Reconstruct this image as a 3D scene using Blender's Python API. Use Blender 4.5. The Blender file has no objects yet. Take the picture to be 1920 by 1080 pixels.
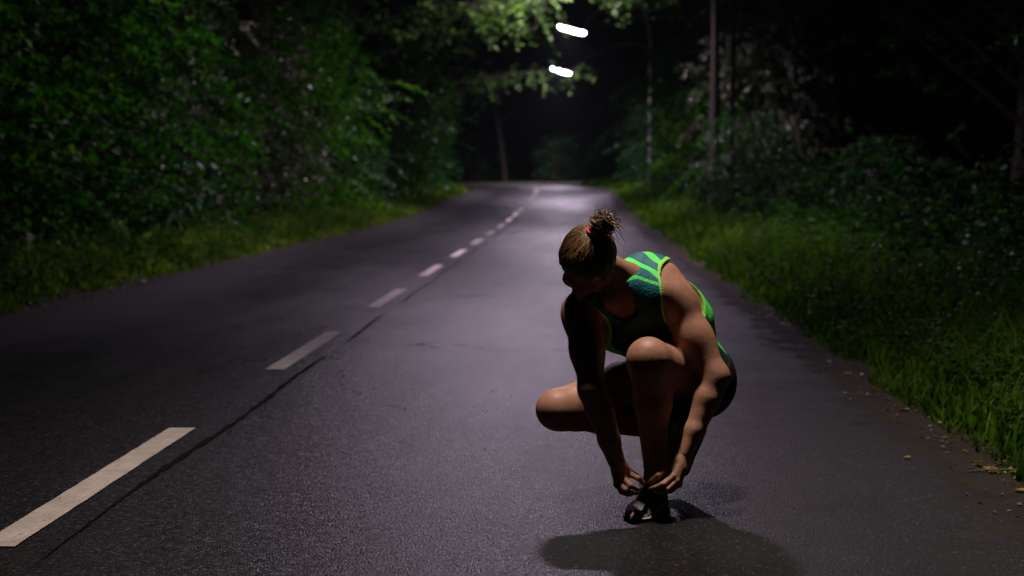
import bpy, math, random
import numpy as np
from mathutils import Vector

# ------------------------------------------------------------------ camera
S = bpy.context.scene
F_PX = 2667.0
CAM_H = 1.15
PITCH = math.atan(205 / F_PX)
YAW = math.atan(120 / F_PX * math.cos(PITCH))
cam_d = bpy.data.cameras.new('camera')
cam_d.sensor_width = 36.0
cam_d.lens = 36.0 * F_PX / 1920.0
cam_d.clip_start = 0.1
cam_d.clip_end = 1500
cam_d.dof.use_dof = True
cam_d.dof.focus_distance = 4.8
cam_d.dof.aperture_fstop = 2.4
cam_d.dof.aperture_blades = 9
cam = bpy.data.objects.new('camera', cam_d)
S.collection.objects.link(cam)
cam.location = (0, 0, CAM_H)
cam.rotation_euler = (math.pi / 2 - PITCH, 0, YAW)
S.camera = cam

# ------------------------------------------------------------------ world: night sky
W = bpy.data.worlds.new('World')
S.world = W
W.use_nodes = True
wn = W.node_tree
bg = wn.nodes['Background']
sky = wn.nodes.new('ShaderNodeTexSky')
sky.sky_type = 'NISHITA'
sky.sun_disc = False
sky.sun_elevation = math.radians(-6)
sky.sun_rotation = math.radians(200)
wn.links.new(sky.outputs['Color'], bg.inputs['Color'])
bg.inputs['Strength'].default_value = 0.012

# ------------------------------------------------------------------ exposure, render settings
S.view_settings.view_transform = 'Standard'
S.view_settings.look = 'None'
S.view_settings.gamma = 1.0
S.view_settings.use_curve_mapping = False
S.view_settings.exposure = -0.92
S.cycles.use_denoising = True
S.cycles.max_bounces = 6
S.cycles.diffuse_bounces = 2
S.cycles.glossy_bounces = 2
S.cycles.transmission_bounces = 3
S.cycles.transparent_max_bounces = 6
S.cycles.sample_clamp_indirect = 3.0
S.cycles.caustics_reflective = False
S.cycles.caustics_refractive = False

ASPH_R0, ASPH_R1, ASPH_TILT = 0.20, 0.44, 0.24
LAMP_POWER = 2600.0                     # each street lamp, watts
NEAR_POWER = 200.0
MAIN_POWER = 1650.0
BLOOM_DENSITY = 0.0001
LAMP_COLOR = (0.95, 0.74, 1.0)
NEAR_COLOR = (1.0, 0.86, 0.76)

# pixel of the 1920x1080 photograph + world depth y -> world point (used to measure, all things get their own depth)
_ca, _sa, _cp, _sp = math.cos(YAW), math.sin(YAW), math.cos(PITCH), math.sin(PITCH)
_Fv = np.array([-_sa * _cp, _ca * _cp, -_sp]); _Rv = np.array([_ca, _sa, 0.0]); _Uv = np.array([-_sa * _sp, _ca * _sp, _cp])
def P(px, py, Y):
    r = _Fv + _Rv * (px - 960) / F_PX + _Uv * (540 - py) / F_PX
    return np.array([0, 0, CAM_H]) + r * (Y / r[1])

# ------------------------------------------------------------------ helpers
COL = S.collection
def link(o):
    COL.objects.link(o); return o
def tag(o, label=None, cat=None, group=None, kind=None):
    if label: o['label'] = label
    if cat: o['category'] = cat
    if group: o['group'] = group
    if kind: o['kind'] = kind
    return o
def empty(name, loc=(0, 0, 0), rz=0, sc=1.0):
    o = bpy.data.objects.new(name, None); link(o)
    o.location = loc; o.rotation_euler = (0, 0, rz); o.scale = (sc, sc, sc)
    o.empty_display_size = 0.1
    return o
def mesh_np(name, V, F, mat=None, parent=None, smooth=False, loc=None):
    """V (n,3); F (m,k) array of equal-sized faces, or a list of such arrays"""
    V = np.asarray(V, dtype=np.float32)
    Fs = F if isinstance(F, list) else [F]
    Fs = [np.asarray(f, dtype=np.int32) for f in Fs if len(f)]
    me = bpy.data.meshes.new(name)
    me.vertices.add(len(V)); me.vertices.foreach_set('co', V.ravel())
    nl = sum(f.size for f in Fs); nf = sum(len(f) for f in Fs)
    me.loops.add(nl); me.loops.foreach_set('vertex_index', np.concatenate([f.ravel() for f in Fs]))
    me.polygons.add(nf)
    tot = np.concatenate([np.full(len(f), f.shape[1], dtype=np.int32) for f in Fs])
    st = np.zeros(nf, dtype=np.int32); st[1:] = np.cumsum(tot)[:-1]
    me.polygons.foreach_set('loop_start', st)
    if smooth: me.polygons.foreach_set('use_smooth', np.ones(nf, dtype=bool))
    me.update(calc_edges=True); me.validate()
    if mat: me.materials.append(mat)
    o = bpy.data.objects.new(name, me); link(o)
    if parent: o.parent = parent
    if loc is not None: o.location = loc
    return o
def fattr(o, name, vals, domain='POINT'):
    a = o.data.attributes.new(name, 'FLOAT', domain)
    a.data.foreach_set('value', np.asarray(vals, dtype=np.float32))

class Tubes:
    """collects tapered tubes into one vertex/face list"""
    def __init__(s, sides=6): s.V = []; s.F = []; s.n = 0; s.k = sides
    def add(s, pts, rad, cap=True):
        pts = np.asarray(pts, float); n = len(pts)
        rad = np.broadcast_to(np.asarray(rad, float), (n,))
        T = np.gradient(pts, axis=0); T /= np.linalg.norm(T, axis=1)[:, None] + 1e-9
        ref = np.array([0.31, 0.2, 0.93]) if abs(T[0][2]) < 0.8 else np.array([0.95, 0.3, 0.1])
        k = s.k; ang = np.arange(k) * 2 * math.pi / k
        A = np.cross(T, ref); A /= np.linalg.norm(A, axis=1)[:, None] + 1e-9
        B = np.cross(T, A)
        ring = pts[:, None] + rad[:, None, None] * (np.cos(ang)[None, :, None] * A[:, None] + np.sin(ang)[None, :, None] * B[:, None])
        s.V.append(ring.reshape(-1, 3))
        i = np.arange(n - 1)[:, None] * k; j = np.arange(k)[None]; j2 = (j + 1) % k
        q = np.stack([i + j, i + k + j, i + k + j2, i + j2], -1).reshape(-1, 4)
        s.F.append(q + s.n); s.n += n * k
        if cap:
            pass
    def build(s, name, mat, parent=None, smooth=True):
        return mesh_np(name, np.concatenate(s.V), np.concatenate(s.F), mat, parent, smooth)

def nrm(v):
    v = np.asarray(v, float); return v / (np.linalg.norm(v) + 1e-12)
def sstep(t):
    t = np.clip(t, 0, 1); return t * t * (3 - 2 * t)

# ------------------------------------------------------------------ materials
def mat(name):
    m = bpy.data.materials.new(name); m.use_nodes = True
    nt = m.node_tree
    return m, nt, nt.nodes['Principled BSDF'], nt.nodes['Material Output']
def N(nt, t, **kw):
    n = nt.nodes.new(t)
    for k, v in kw.items(): setattr(n, k, v)
    return n
def ramp(nt, fac, stops):
    r = nt.nodes.new('ShaderNodeValToRGB')
    while len(r.color_ramp.elements) < len(stops): r.color_ramp.elements.new(0.5)
    for e, (p, c) in zip(r.color_ramp.elements, stops):
        e.position = p; e.color = (*c, 1) if len(c) == 3 else c
    nt.links.new(fac, r.inputs['Fac']); return r.outputs['Color']
def noise(nt, vec, scale, detail=3, rough=0.55):
    n = nt.nodes.new('ShaderNodeTexNoise'); n.inputs['Scale'].default_value = scale
    n.inputs['Detail'].default_value = detail; n.inputs['Roughness'].default_value = rough
    if vec is not None: nt.links.new(vec, n.inputs['Vector'])
    return n.outputs['Fac']
def coords(nt, kind='Object', scale=None):
    t = nt.nodes.new('ShaderNodeTexCoord')
    if scale is None: return t.outputs[kind]
    m = nt.nodes.new('ShaderNodeMapping'); m.inputs['Scale'].default_value = scale
    nt.links.new(t.outputs[kind], m.inputs['Vector']); return m.outputs['Vector']
def math_n(nt, op, a, b=None, clamp=False):
    n = nt.nodes.new('ShaderNodeMath'); n.operation = op; n.use_clamp = clamp
    for i, v in enumerate((a, b)):
        if v is None: continue
        if isinstance(v, (int, float)): n.inputs[i].default_value = v
        else: nt.links.new(v, n.inputs[i])
    return n.outputs[0]
def mixc(nt, fac, a, b, blend='MIX'):
    n = nt.nodes.new('ShaderNodeMix'); n.data_type = 'RGBA'; n.blend_type = blend
    for sock, v in (('Factor', fac), ('A', a), ('B', b)):
        i = [x for x in n.inputs if x.name == sock and (x.type == 'RGBA' or sock == 'Factor')][0]
        if isinstance(v, (int, float)): i.default_value = v
        elif isinstance(v, tuple): i.default_value = (*v, 1)
        else: nt.links.new(v, i)
    return [x for x in n.outputs if x.type == 'RGBA'][0]
def bump(nt, h, strength, dist, bs):
    b = nt.nodes.new('ShaderNodeBump'); b.inputs['Strength'].default_value = strength
    b.inputs['Distance'].default_value = dist
    nt.links.new(h, b.inputs['Height']); nt.links.new(b.outputs['Normal'], bs.inputs['Normal'])
def attr(nt, name):
    a = nt.nodes.new('ShaderNodeAttribute'); a.attribute_name = name; return a.outputs['Fac']

def plain(name, col, rough=0.5, metal=0.0, var=0.0, scale=8):
    m, nt, bs, out = mat(name)
    bs.inputs['Roughness'].default_value = rough; bs.inputs['Metallic'].default_value = metal
    if var:
        f = noise(nt, coords(nt), scale)
        c = ramp(nt, f, [(0.3, tuple(x * (1 - var) for x in col)), (0.7, tuple(min(1, x * (1 + var)) for x in col))])
        nt.links.new(c, bs.inputs['Base Color'])
    else: bs.inputs['Base Color'].default_value = (*col, 1)
    return m

def asphalt():
    m, nt, bs, out = mat('asphalt')
    co = coords(nt)
    v = N(nt, 'ShaderNodeTexVoronoi'); v.inputs['Scale'].default_value = 125; nt.links.new(co, v.inputs['Vector'])
    sep = N(nt, 'ShaderNodeSeparateColor'); nt.links.new(v.outputs['Color'], sep.inputs['Color'])
    stone = ramp(nt, sep.outputs['Red'], [(0.0, (0.003, 0.0027, 0.003)), (0.6, (0.0062, 0.0056, 0.0064)), (0.93, (0.013, 0.012, 0.013)), (1.0, (0.06, 0.054, 0.06))])
    big = noise(nt, coords(nt, 'Object', (1.0, 0.16, 1)), 0.9, 4, 0.6)
    bigc = ramp(nt, big, [(0.28, (0.62, 0.62, 0.62)), (0.72, (1.25, 1.22, 1.26))])
    blotc = ramp(nt, noise(nt, co, 5.5, 5, 0.65), [(0.3, (0.72, 0.72, 0.72)), (0.7, (1.2, 1.2, 1.2))])
    c = mixc(nt, 1.0, mixc(nt, 1.0, stone, bigc, 'MULTIPLY'), blotc, 'MULTIPLY')
    c_stone = c
    rr = ramp(nt, noise(nt, coords(nt, 'Object', (1.0, 0.25, 1)), 0.6, 5, 0.65), [(0.3, (ASPH_R0,) * 3), (0.72, (ASPH_R1,) * 3)])
    sx = N(nt, 'ShaderNodeSeparateXYZ'); nt.links.new(co, sx.inputs[0])
    wob = math_n(nt, 'MULTIPLY', math_n(nt, 'SUBTRACT', noise(nt, co, 1.3, 5, 0.7), 0.5), 1.6)
    off = math_n(nt, 'ADD', math_n(nt, 'ABSOLUTE', math_n(nt, 'SUBTRACT', sx.outputs['X'], -1.6)), wob)
    mr = N(nt, 'ShaderNodeMapRange'); mr.inputs['From Min'].default_value = 1.9; mr.inputs['From Max'].default_value = 3.3; nt.links.new(off, mr.inputs['Value'])   # dusty, unpolished edges
    dust = math_n(nt, 'MULTIPLY', mr.outputs[0], 0.42)
    off2 = math_n(nt, 'ADD', math_n(nt, 'ABSOLUTE', math_n(nt, 'SUBTRACT', sx.outputs['X'], -1.6)), math_n(nt, 'MULTIPLY', math_n(nt, 'SUBTRACT', noise(nt, co, 4.0, 6, 0.75), 0.5), 1.3))
    md = N(nt, 'ShaderNodeMapRange'); md.inputs['From Min'].default_value = 2.95; md.inputs['From Max'].default_value = 3.2; nt.links.new(off2, md.inputs['Value'])   # soil washed onto the edges
    cv = N(nt, 'ShaderNodeTexVoronoi', feature='DISTANCE_TO_EDGE'); cv.inputs['Scale'].default_value = 0.42
    dv = N(nt, 'ShaderNodeTexNoise'); dv.inputs['Scale'].default_value = 1.6; dv.inputs['Detail'].default_value = 6; nt.links.new(co, dv.inputs['Vector'])
    av = N(nt, 'ShaderNodeVectorMath', operation='ADD'); nt.links.new(co, av.inputs[0]); nt.links.new(dv.outputs['Color'], av.inputs[1]); nt.links.new(av.outputs[0], cv.inputs['Vector'])
    crack = math_n(nt, 'MULTIPLY', math_n(nt, 'LESS_THAN', cv.outputs['Distance'], 0.0028), math_n(nt, 'GREATER_THAN', noise(nt, co, 0.5, 2), 0.53))
    c1 = mixc(nt, crack, c_stone, (0.0015, 0.0015, 0.0015))
    nt.links.new(mixc(nt, md.outputs[0], c1, mixc(nt, noise(nt, co, 60, 4, 0.7), (0.008, 0.006, 0.004), (0.035, 0.026, 0.015))), bs.inputs['Base Color'])
    dust = math_n(nt, 'ADD', dust, math_n(nt, 'MULTIPLY', math_n(nt, 'ADD', md.outputs[0], crack), 0.5))
    nt.links.new(math_n(nt, 'ADD', math_n(nt, 'ADD', rr, dust), math_n(nt, 'MULTIPLY', sep.outputs['Green'], 0.16)), bs.inputs['Roughness'])
    bs.inputs['Specular IOR Level'].default_value = 0.36
    # every stone chip is a little facet with its own tilt
    sub = N(nt, 'ShaderNodeVectorMath', operation='SUBTRACT'); nt.links.new(v.outputs['Color'], sub.inputs[0]); sub.inputs[1].default_value = (0.5, 0.5, 0.5)
    sc = N(nt, 'ShaderNodeVectorMath', operation='MULTIPLY'); nt.links.new(sub.outputs[0], sc.inputs[0]); sc.inputs[1].default_value = (ASPH_TILT, ASPH_TILT, 0)
    geo = N(nt, 'ShaderNodeNewGeometry'); ad = N(nt, 'ShaderNodeVectorMath', operation='ADD'); nt.links.new(sc.outputs[0], ad.inputs[0])
    bp = N(nt, 'ShaderNodeBump'); bp.inputs['Strength'].default_value = 0.5; bp.inputs['Distance'].default_value = 0.004
    nt.links.new(math_n(nt, 'MULTIPLY', v.outputs['Distance'], -1.0), bp.inputs['Height'])
    nt.links.new(bp.outputs['Normal'], ad.inputs[1])
    nm = N(nt, 'ShaderNodeVectorMath', operation='NORMALIZE'); nt.links.new(ad.outputs[0], nm.inputs[0]); nt.links.new(nm.outputs[0], bs.inputs['Normal'])
    return m


def paint():
    m, nt, bs, out = mat('road_paint')
    co = coords(nt)
    f = noise(nt, co, 70, 4, 0.7); g = noise(nt, co, 9, 4, 0.6)
    c = ramp(nt, f, [(0.28, (0.27, 0.235, 0.21)), (0.42, (0.48, 0.42, 0.38)), (0.75, (0.60, 0.53, 0.48))])
    c2 = mixc(nt, 1.0, c, ramp(nt, g, [(0.3, (0.72, 0.70, 0.68)), (0.65, (1, 1, 1))]), 'MULTIPLY')
    chip = ramp(nt, noise(nt, co, 34, 6, 0.8), [(0.60, (0, 0, 0)), (0.68, (1, 1, 1))])
    nt.links.new(mixc(nt, chip, c2, (0.06, 0.05, 0.05)), bs.inputs['Base Color'])
    bs.inputs['Roughness'].default_value = 0.62
    bump(nt, f, 0.4, 0.003, bs)
    return m

def soil():
    m, nt, bs, out = mat('forest_soil')
    co = coords(nt)
    f = noise(nt, co, 14, 6, 0.7); g = noise(nt, co, 1.1, 4)
    c = ramp(nt, f, [(0.3, (0.010, 0.008, 0.005)), (0.55, (0.030, 0.022, 0.012)), (0.75, (0.055, 0.038, 0.018))])
    c2 = mixc(nt, ramp(nt, g, [(0.4, (0, 0, 0)), (0.65, (1, 1, 1))]), c, mixc(nt, f, (0.008, 0.016, 0.004), (0.022, 0.035, 0.010)))
    nt.links.new(c2, bs.inputs['Base Color']); bs.inputs['Roughness'].default_value = 0.9
    bs.inputs['Specular IOR Level'].default_value = 0.2
    bump(nt, f, 0.9, 0.03, bs)
    return m

def leafmat(name, dark, mid, light, gloss=0.25, rough=0.38, trans=0.4):
    m, nt, bs, out = mat(name)
    r = attr(nt, 'rnd')
    c = ramp(nt, r, [(0.12, tuple(x * 0.6 for x in dark)), (0.5, mid), (0.8, light), (0.95, tuple(x * 1.35 for x in light))])
    c = mixc(nt, 0.2, c, mixc(nt, noise(nt, coords(nt), 1.2, 3), tuple(x * 0.6 for x in dark), light))
    nt.links.new(c, bs.inputs['Base Color'])
    bs.inputs['Roughness'].default_value = rough
    bs.inputs['Specular IOR Level'].default_value = gloss
    t = N(nt, 'ShaderNodeBsdfTranslucent')
    tc = mixc(nt, 1.0, c, (1.25, 1.5, 0.55), 'MULTIPLY'); nt.links.new(tc, t.inputs['Color'])
    mx = N(nt, 'ShaderNodeMixShader'); mx.inputs['Fac'].default_value = trans
    nt.links.new(bs.outputs[0], mx.inputs[1]); nt.links.new(t.outputs[0], mx.inputs[2])
    nt.links.new(mx.outputs[0], out.inputs['Surface'])
    return m

def barkmat(name, a, b):
    m, nt, bs, out = mat(name)
    f = noise(nt, coords(nt, 'Object', (9, 9, 1.6)), 2.5, 5, 0.65)
    nt.links.new(ramp(nt, f, [(0.3, a), (0.7, b)]), bs.inputs['Base Color'])
    bs.inputs['Roughness'].default_value = 0.88
    bump(nt, f, 0.8, 0.03, bs)
    return m

def emis(name, col, strength):
    m, nt, bs, out = mat(name)
    nt.nodes.remove(bs)
    e = N(nt, 'ShaderNodeEmission'); e.inputs['Color'].default_value = (*col, 1); e.inputs['Strength'].default_value = strength
    nt.links.new(e.outputs[0], out.inputs['Surface'])
    return m

M = {}
M['asphalt'] = asphalt(); M['paint'] = paint(); M['soil'] = soil()
M['tar'] = plain('tar_seam', (0.004, 0.004, 0.004), 0.95, 0, 0.4, 30)
M['tar'].node_tree.nodes['Principled BSDF'].inputs['Specular IOR Level'].default_value = 0.05
M['leaf_a'] = leafmat('leaf_green', (0.002, 0.018, 0.0008), (0.006, 0.055, 0.002), (0.042, 0.175, 0.009), 0.07, 0.4)
M['leaf_b'] = leafmat('leaf_glint_grey', (0.050, 0.066, 0.034), (0.13, 0.150, 0.09), (0.32, 0.32, 0.25), 0.6, 0.33, 0.2)  # lamp glints on the leaves are put into this grey colour
M['leaf_c'] = leafmat('leaf_bright', (0.016, 0.080, 0.004), (0.045, 0.175, 0.010), (0.105, 0.260, 0.020), 0.1)
M['leaf_p'] = leafmat('leaf_pale', (0.035, 0.095, 0.018), (0.070, 0.160, 0.028), (0.12, 0.21, 0.05), 0.15, 0.4, 0.35)
M['leaf_d'] = leafmat('leaf_blue_green', (0.006, 0.040, 0.012), (0.016, 0.090, 0.024), (0.050, 0.155, 0.050), 0.35, 0.33)
M['leaf_e'] = leafmat('leaf_dark', (0.004, 0.020, 0.003), (0.008, 0.040, 0.005), (0.018, 0.060, 0.010), 0.06)
M['grass'] = leafmat('grass_blade', (0.020, 0.070, 0.003), (0.045, 0.145, 0.006), (0.130, 0.210, 0.016), 0.06, 0.5, 0.35)
M['grass_yellow'] = leafmat('grass_blade_yellow', (0.035, 0.095, 0.005), (0.085, 0.190, 0.010), (0.21, 0.290, 0.028), 0.06, 0.5, 0.35)  # lighter, yellower blades for the left verge
M['nettle'] = leafmat('nettle_leaf', (0.006, 0.040, 0.003), (0.018, 0.090, 0.006), (0.050, 0.150, 0.016), 0.15, 0.4, 0.35)
M['weed'] = leafmat('weed_leaf', (0.022, 0.050, 0.010), (0.035, 0.085, 0.012), (0.060, 0.110, 0.020), 0.04, 0.5, 0.35)
M['dry'] = leafmat('dry_leaf', (0.10, 0.045, 0.014), (0.22, 0.12, 0.035), (0.42, 0.28, 0.085), 0.4, 0.5, 0.15)
M['bark'] = barkmat('bark', (0.018, 0.014, 0.010), (0.065, 0.050, 0.036))
M['bark_pale'] = barkmat('bark_pale', (0.07, 0.058, 0.036), (0.20, 0.165, 0.105))
M['pole'] = plain('galvanised_steel', (0.075, 0.073, 0.07), 0.55, 0.4, 0.25, 6)
M['arm'] = plain('arm_steel_lit', (0.34, 0.34, 0.36), 0.5, 0.0, 0.15, 6)  # mast steel coloured paler, standing in for light on the arm
M['wood_pole'] = barkmat('weathered_wood', (0.014, 0.010, 0.007), (0.045, 0.033, 0.022))
M['housing'] = plain('lamp_housing', (0.22, 0.22, 0.23), 0.45, 0.3)
M['glow'] = emis('lamp_glow', (0.88, 0.91, 1.0), 95.0)
M['glow_mid'] = emis('lamp_glow_dim', (0.93, 0.92, 1.0), 40.0)
M['glow_near'] = emis('near_lamp_glow', (1.0, 0.9, 0.85), 8.0)

# ------------------------------------------------------------------ terrain functions
ROAD_R, ROAD_C, ROAD_L = 1.66, -1.79, -4.85
def road_cx(Y):
    t = np.clip(np.asarray(Y, float) - 66, 0, None); return -np.where(t < 30, 0.012 * t * t, 10.8 + 0.72 * (t - 30))
def road_z(Y):
    return 0.74 * sstep((np.asarray(Y, float) - 32) / 50.0)
def ground_z(X, Y):
    X = np.asarray(X, float); Y = np.asarray(Y, float)
    r = X - road_cx(Y)
    e = np.maximum(r - ROAD_R, ROAD_L - r)
    base = road_z(Y) - 0.06
    up = 0.07 * sstep((e + 0.05) / 0.35) + 0.16 * sstep((e - 0.2) / 2.6) + 0.5 * sstep((e - 4) / 30)
    bumps = 0.035 * np.sin(X * 1.7 + 0.6 * np.sin(Y * 0.9)) * np.sin(Y * 1.3 + X * 0.4) * sstep((e - 0.2) / 1.2)
    return base + up + bumps

def grid(name, xs_f, Ys, us, zf, m, kind='structure'):
    V = []
    for y in Ys:
        x = xs_f(y, us); V.append(np.stack([x, np.full_like(x, y), zf(x, np.full_like(x, y))], 1))
    V = np.concatenate(V); n, k = len(Ys), len(us)
    i = np.arange(n - 1)[:, None] * k; j = np.arange(k - 1)[None]
    Fq = np.stack([i + j, i + j + 1, i + k + j + 1, i + k + j], -1).reshape(-1, 4)
    return tag(mesh_np(name, V, Fq, m, None, True), kind=kind)

# ground: one sheet to the horizon, following the road
near = np.arange(-20, 60, 0.5); Ysg = np.concatenate([[-400, -200, -100, -60, -35], near, np.arange(60, 180, 2.0), [200, 240, 300, 400, 600]])
us = np.concatenate([[-500, -250, -120, -60, -40, -25, -18, -13], np.arange(-10, -4.9, 0.4), [-4.85, -4.6, -3, -1, 1.4, 1.66], np.arange(1.8, 8, 0.35), [9, 11, 14, 18, 25, 40, 60, 120, 250, 500]])
ground = grid('ground', lambda y, u: u + road_cx(y), Ysg, us, ground_z, M['soil'])
rng = np.random.default_rng(5)
_ew = np.convolve(rng.normal(size=1200), np.ones(5) / 5, 'same') * 0.045 + np.convolve(rng.normal(size=1200), np.ones(25) / 25, 'same') * 0.12
def edge_wob(Y): return float(np.interp(Y, np.arange(1200) * 0.22 - 25, _ew))
Ysr = np.concatenate([np.arange(-20, 60, 0.25), np.arange(60, 190, 1.0)])
def road_x(y, u):
    x = np.array(u, float); x[0] += edge_wob(y + 31) * 1.5; x[-1] += edge_wob(y); return x + road_cx(y)
road = grid('road', road_x, Ysr, np.array([ROAD_L, -4.2, -3.2, ROAD_C, -0.4, 0.8, ROAD_R]), lambda x, y: road_z(y) + 0.012 * (1 - ((x - road_cx(y) - ROAD_C) / 3.3) ** 2), M['asphalt'])
def road_surf(x, y): return float(road_z(y) + 0.012 * (1 - ((x - float(road_cx(y)) - ROAD_C) / 3.3) ** 2))

for k in range(-1, 22):   # painted centre dashes
    y0, y1 = 4.25 + 4.1 * k, 6.35 + 4.1 * k
    if y0 < 0.5: continue
    nseg = 28; V = []; r_ = random.Random(k)
    for i in range(nseg):
        y = y0 + (y1 - y0) * i / (nseg - 1); c = float(road_cx(y))
        for s_, xx in ((0, ROAD_C - 0.06), (1, ROAD_C + 0.06)):
            x = c + xx + r_.uniform(-0.0022, 0.0022)
            V.append((x, y, road_surf(x, y) + 0.005))
    Fq = [(2 * i, 2 * i + 1, 2 * i + 3, 2 * i + 2) for i in range(nseg - 1)]
    mesh_np('lane_dash', V, np.array(Fq), M['paint'], road)
# joint between the two asphalt strips: a narrow ragged tar line
def seam(y0, y1, w):
    ys = np.arange(y0, y1, 0.06); r_ = np.random.default_rng(int(y0 * 10)); V = []
    for y in ys:
        taper = min(1, (y - y0) / 0.5, (y1 - y) / 0.5); ww = w * max(0.1, taper) * r_.uniform(0.5, 1.3); cx = -1.60 + 0.012 * math.sin(y * 2.1) + r_.uniform(-0.003, 0.003)
        for s_ in (-1, 1): V.append((cx + s_ * ww, y, road_surf(cx, y) + 0.004))
    n = len(ys); mesh_np('tar_seam', V, np.array([(2 * i, 2 * i + 1, 2 * i + 3, 2 * i + 2) for i in range(n - 1)]), M['tar'], road)
seam(4.0, 5.4, 0.007); seam(4.9, 9.1, 0.015); seam(9.6, 12.0, 0.013); seam(12.6, 20.0, 0.010); seam(20.5, 40.0, 0.012)

# ------------------------------------------------------------------ foliage
class Leaves:
    def __init__(s): s.p = []; s.d = []; s.n = []; s.sz = []; s.w = []; s.r = []; s.rg = np.random.default_rng(8)
    def add(s, p, d, n, sz, w=0.55, tone=None):
        s.r.append(np.full(len(p), s.rg.random() if tone is None else tone)); s.p.append(p); s.d.append(d); s.n.append(n); s.sz.append(sz); s.w.append(np.broadcast_to(w, (len(p),)))
    def build(s, name, m, parent=None, seed=0, kind=None, fold=0.22):
        p = np.concatenate(s.p); d = np.concatenate(s.d); n = np.concatenate(s.n); sz = np.concatenate(s.sz)[:, None]; w = np.concatenate(s.w)[:, None]
        d = d / (np.linalg.norm(d, axis=1)[:, None] + 1e-9)
        b = np.cross(d, n); b /= np.linalg.norm(b, axis=1)[:, None] + 1e-9
        n = np.cross(b, d)
        v0 = p; v2 = p + d * sz
        mid = p + d * sz * 0.45
        v1 = mid + b * sz * w * 0.5 + n * sz * fold * 0.5; v3 = mid - b * sz * w * 0.5 + n * sz * fold * 0.5
        V = np.stack([v0, v1, v2, v3], 1).reshape(-1, 3)
        k = np.arange(len(p))[:, None] * 4
        Fq = np.concatenate([k + np.array([[0, 1, 2]]), k + np.array([[0, 2, 3]])], 1).reshape(-1, 3)
        o = mesh_np(name, V, Fq, m, parent)
        r = np.clip(np.random.default_rng(seed).random(len(p)) * 0.45 + np.concatenate(s.r) * 0.55, 0, 1); fattr(o, 'rnd', np.repeat(r, 2), 'FACE')
        if kind: o['kind'] = kind
        return o

def unit(rng, n):
    v = rng.normal(size=(n, 3)); return v / np.linalg.norm(v, axis=1)[:, None]

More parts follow.
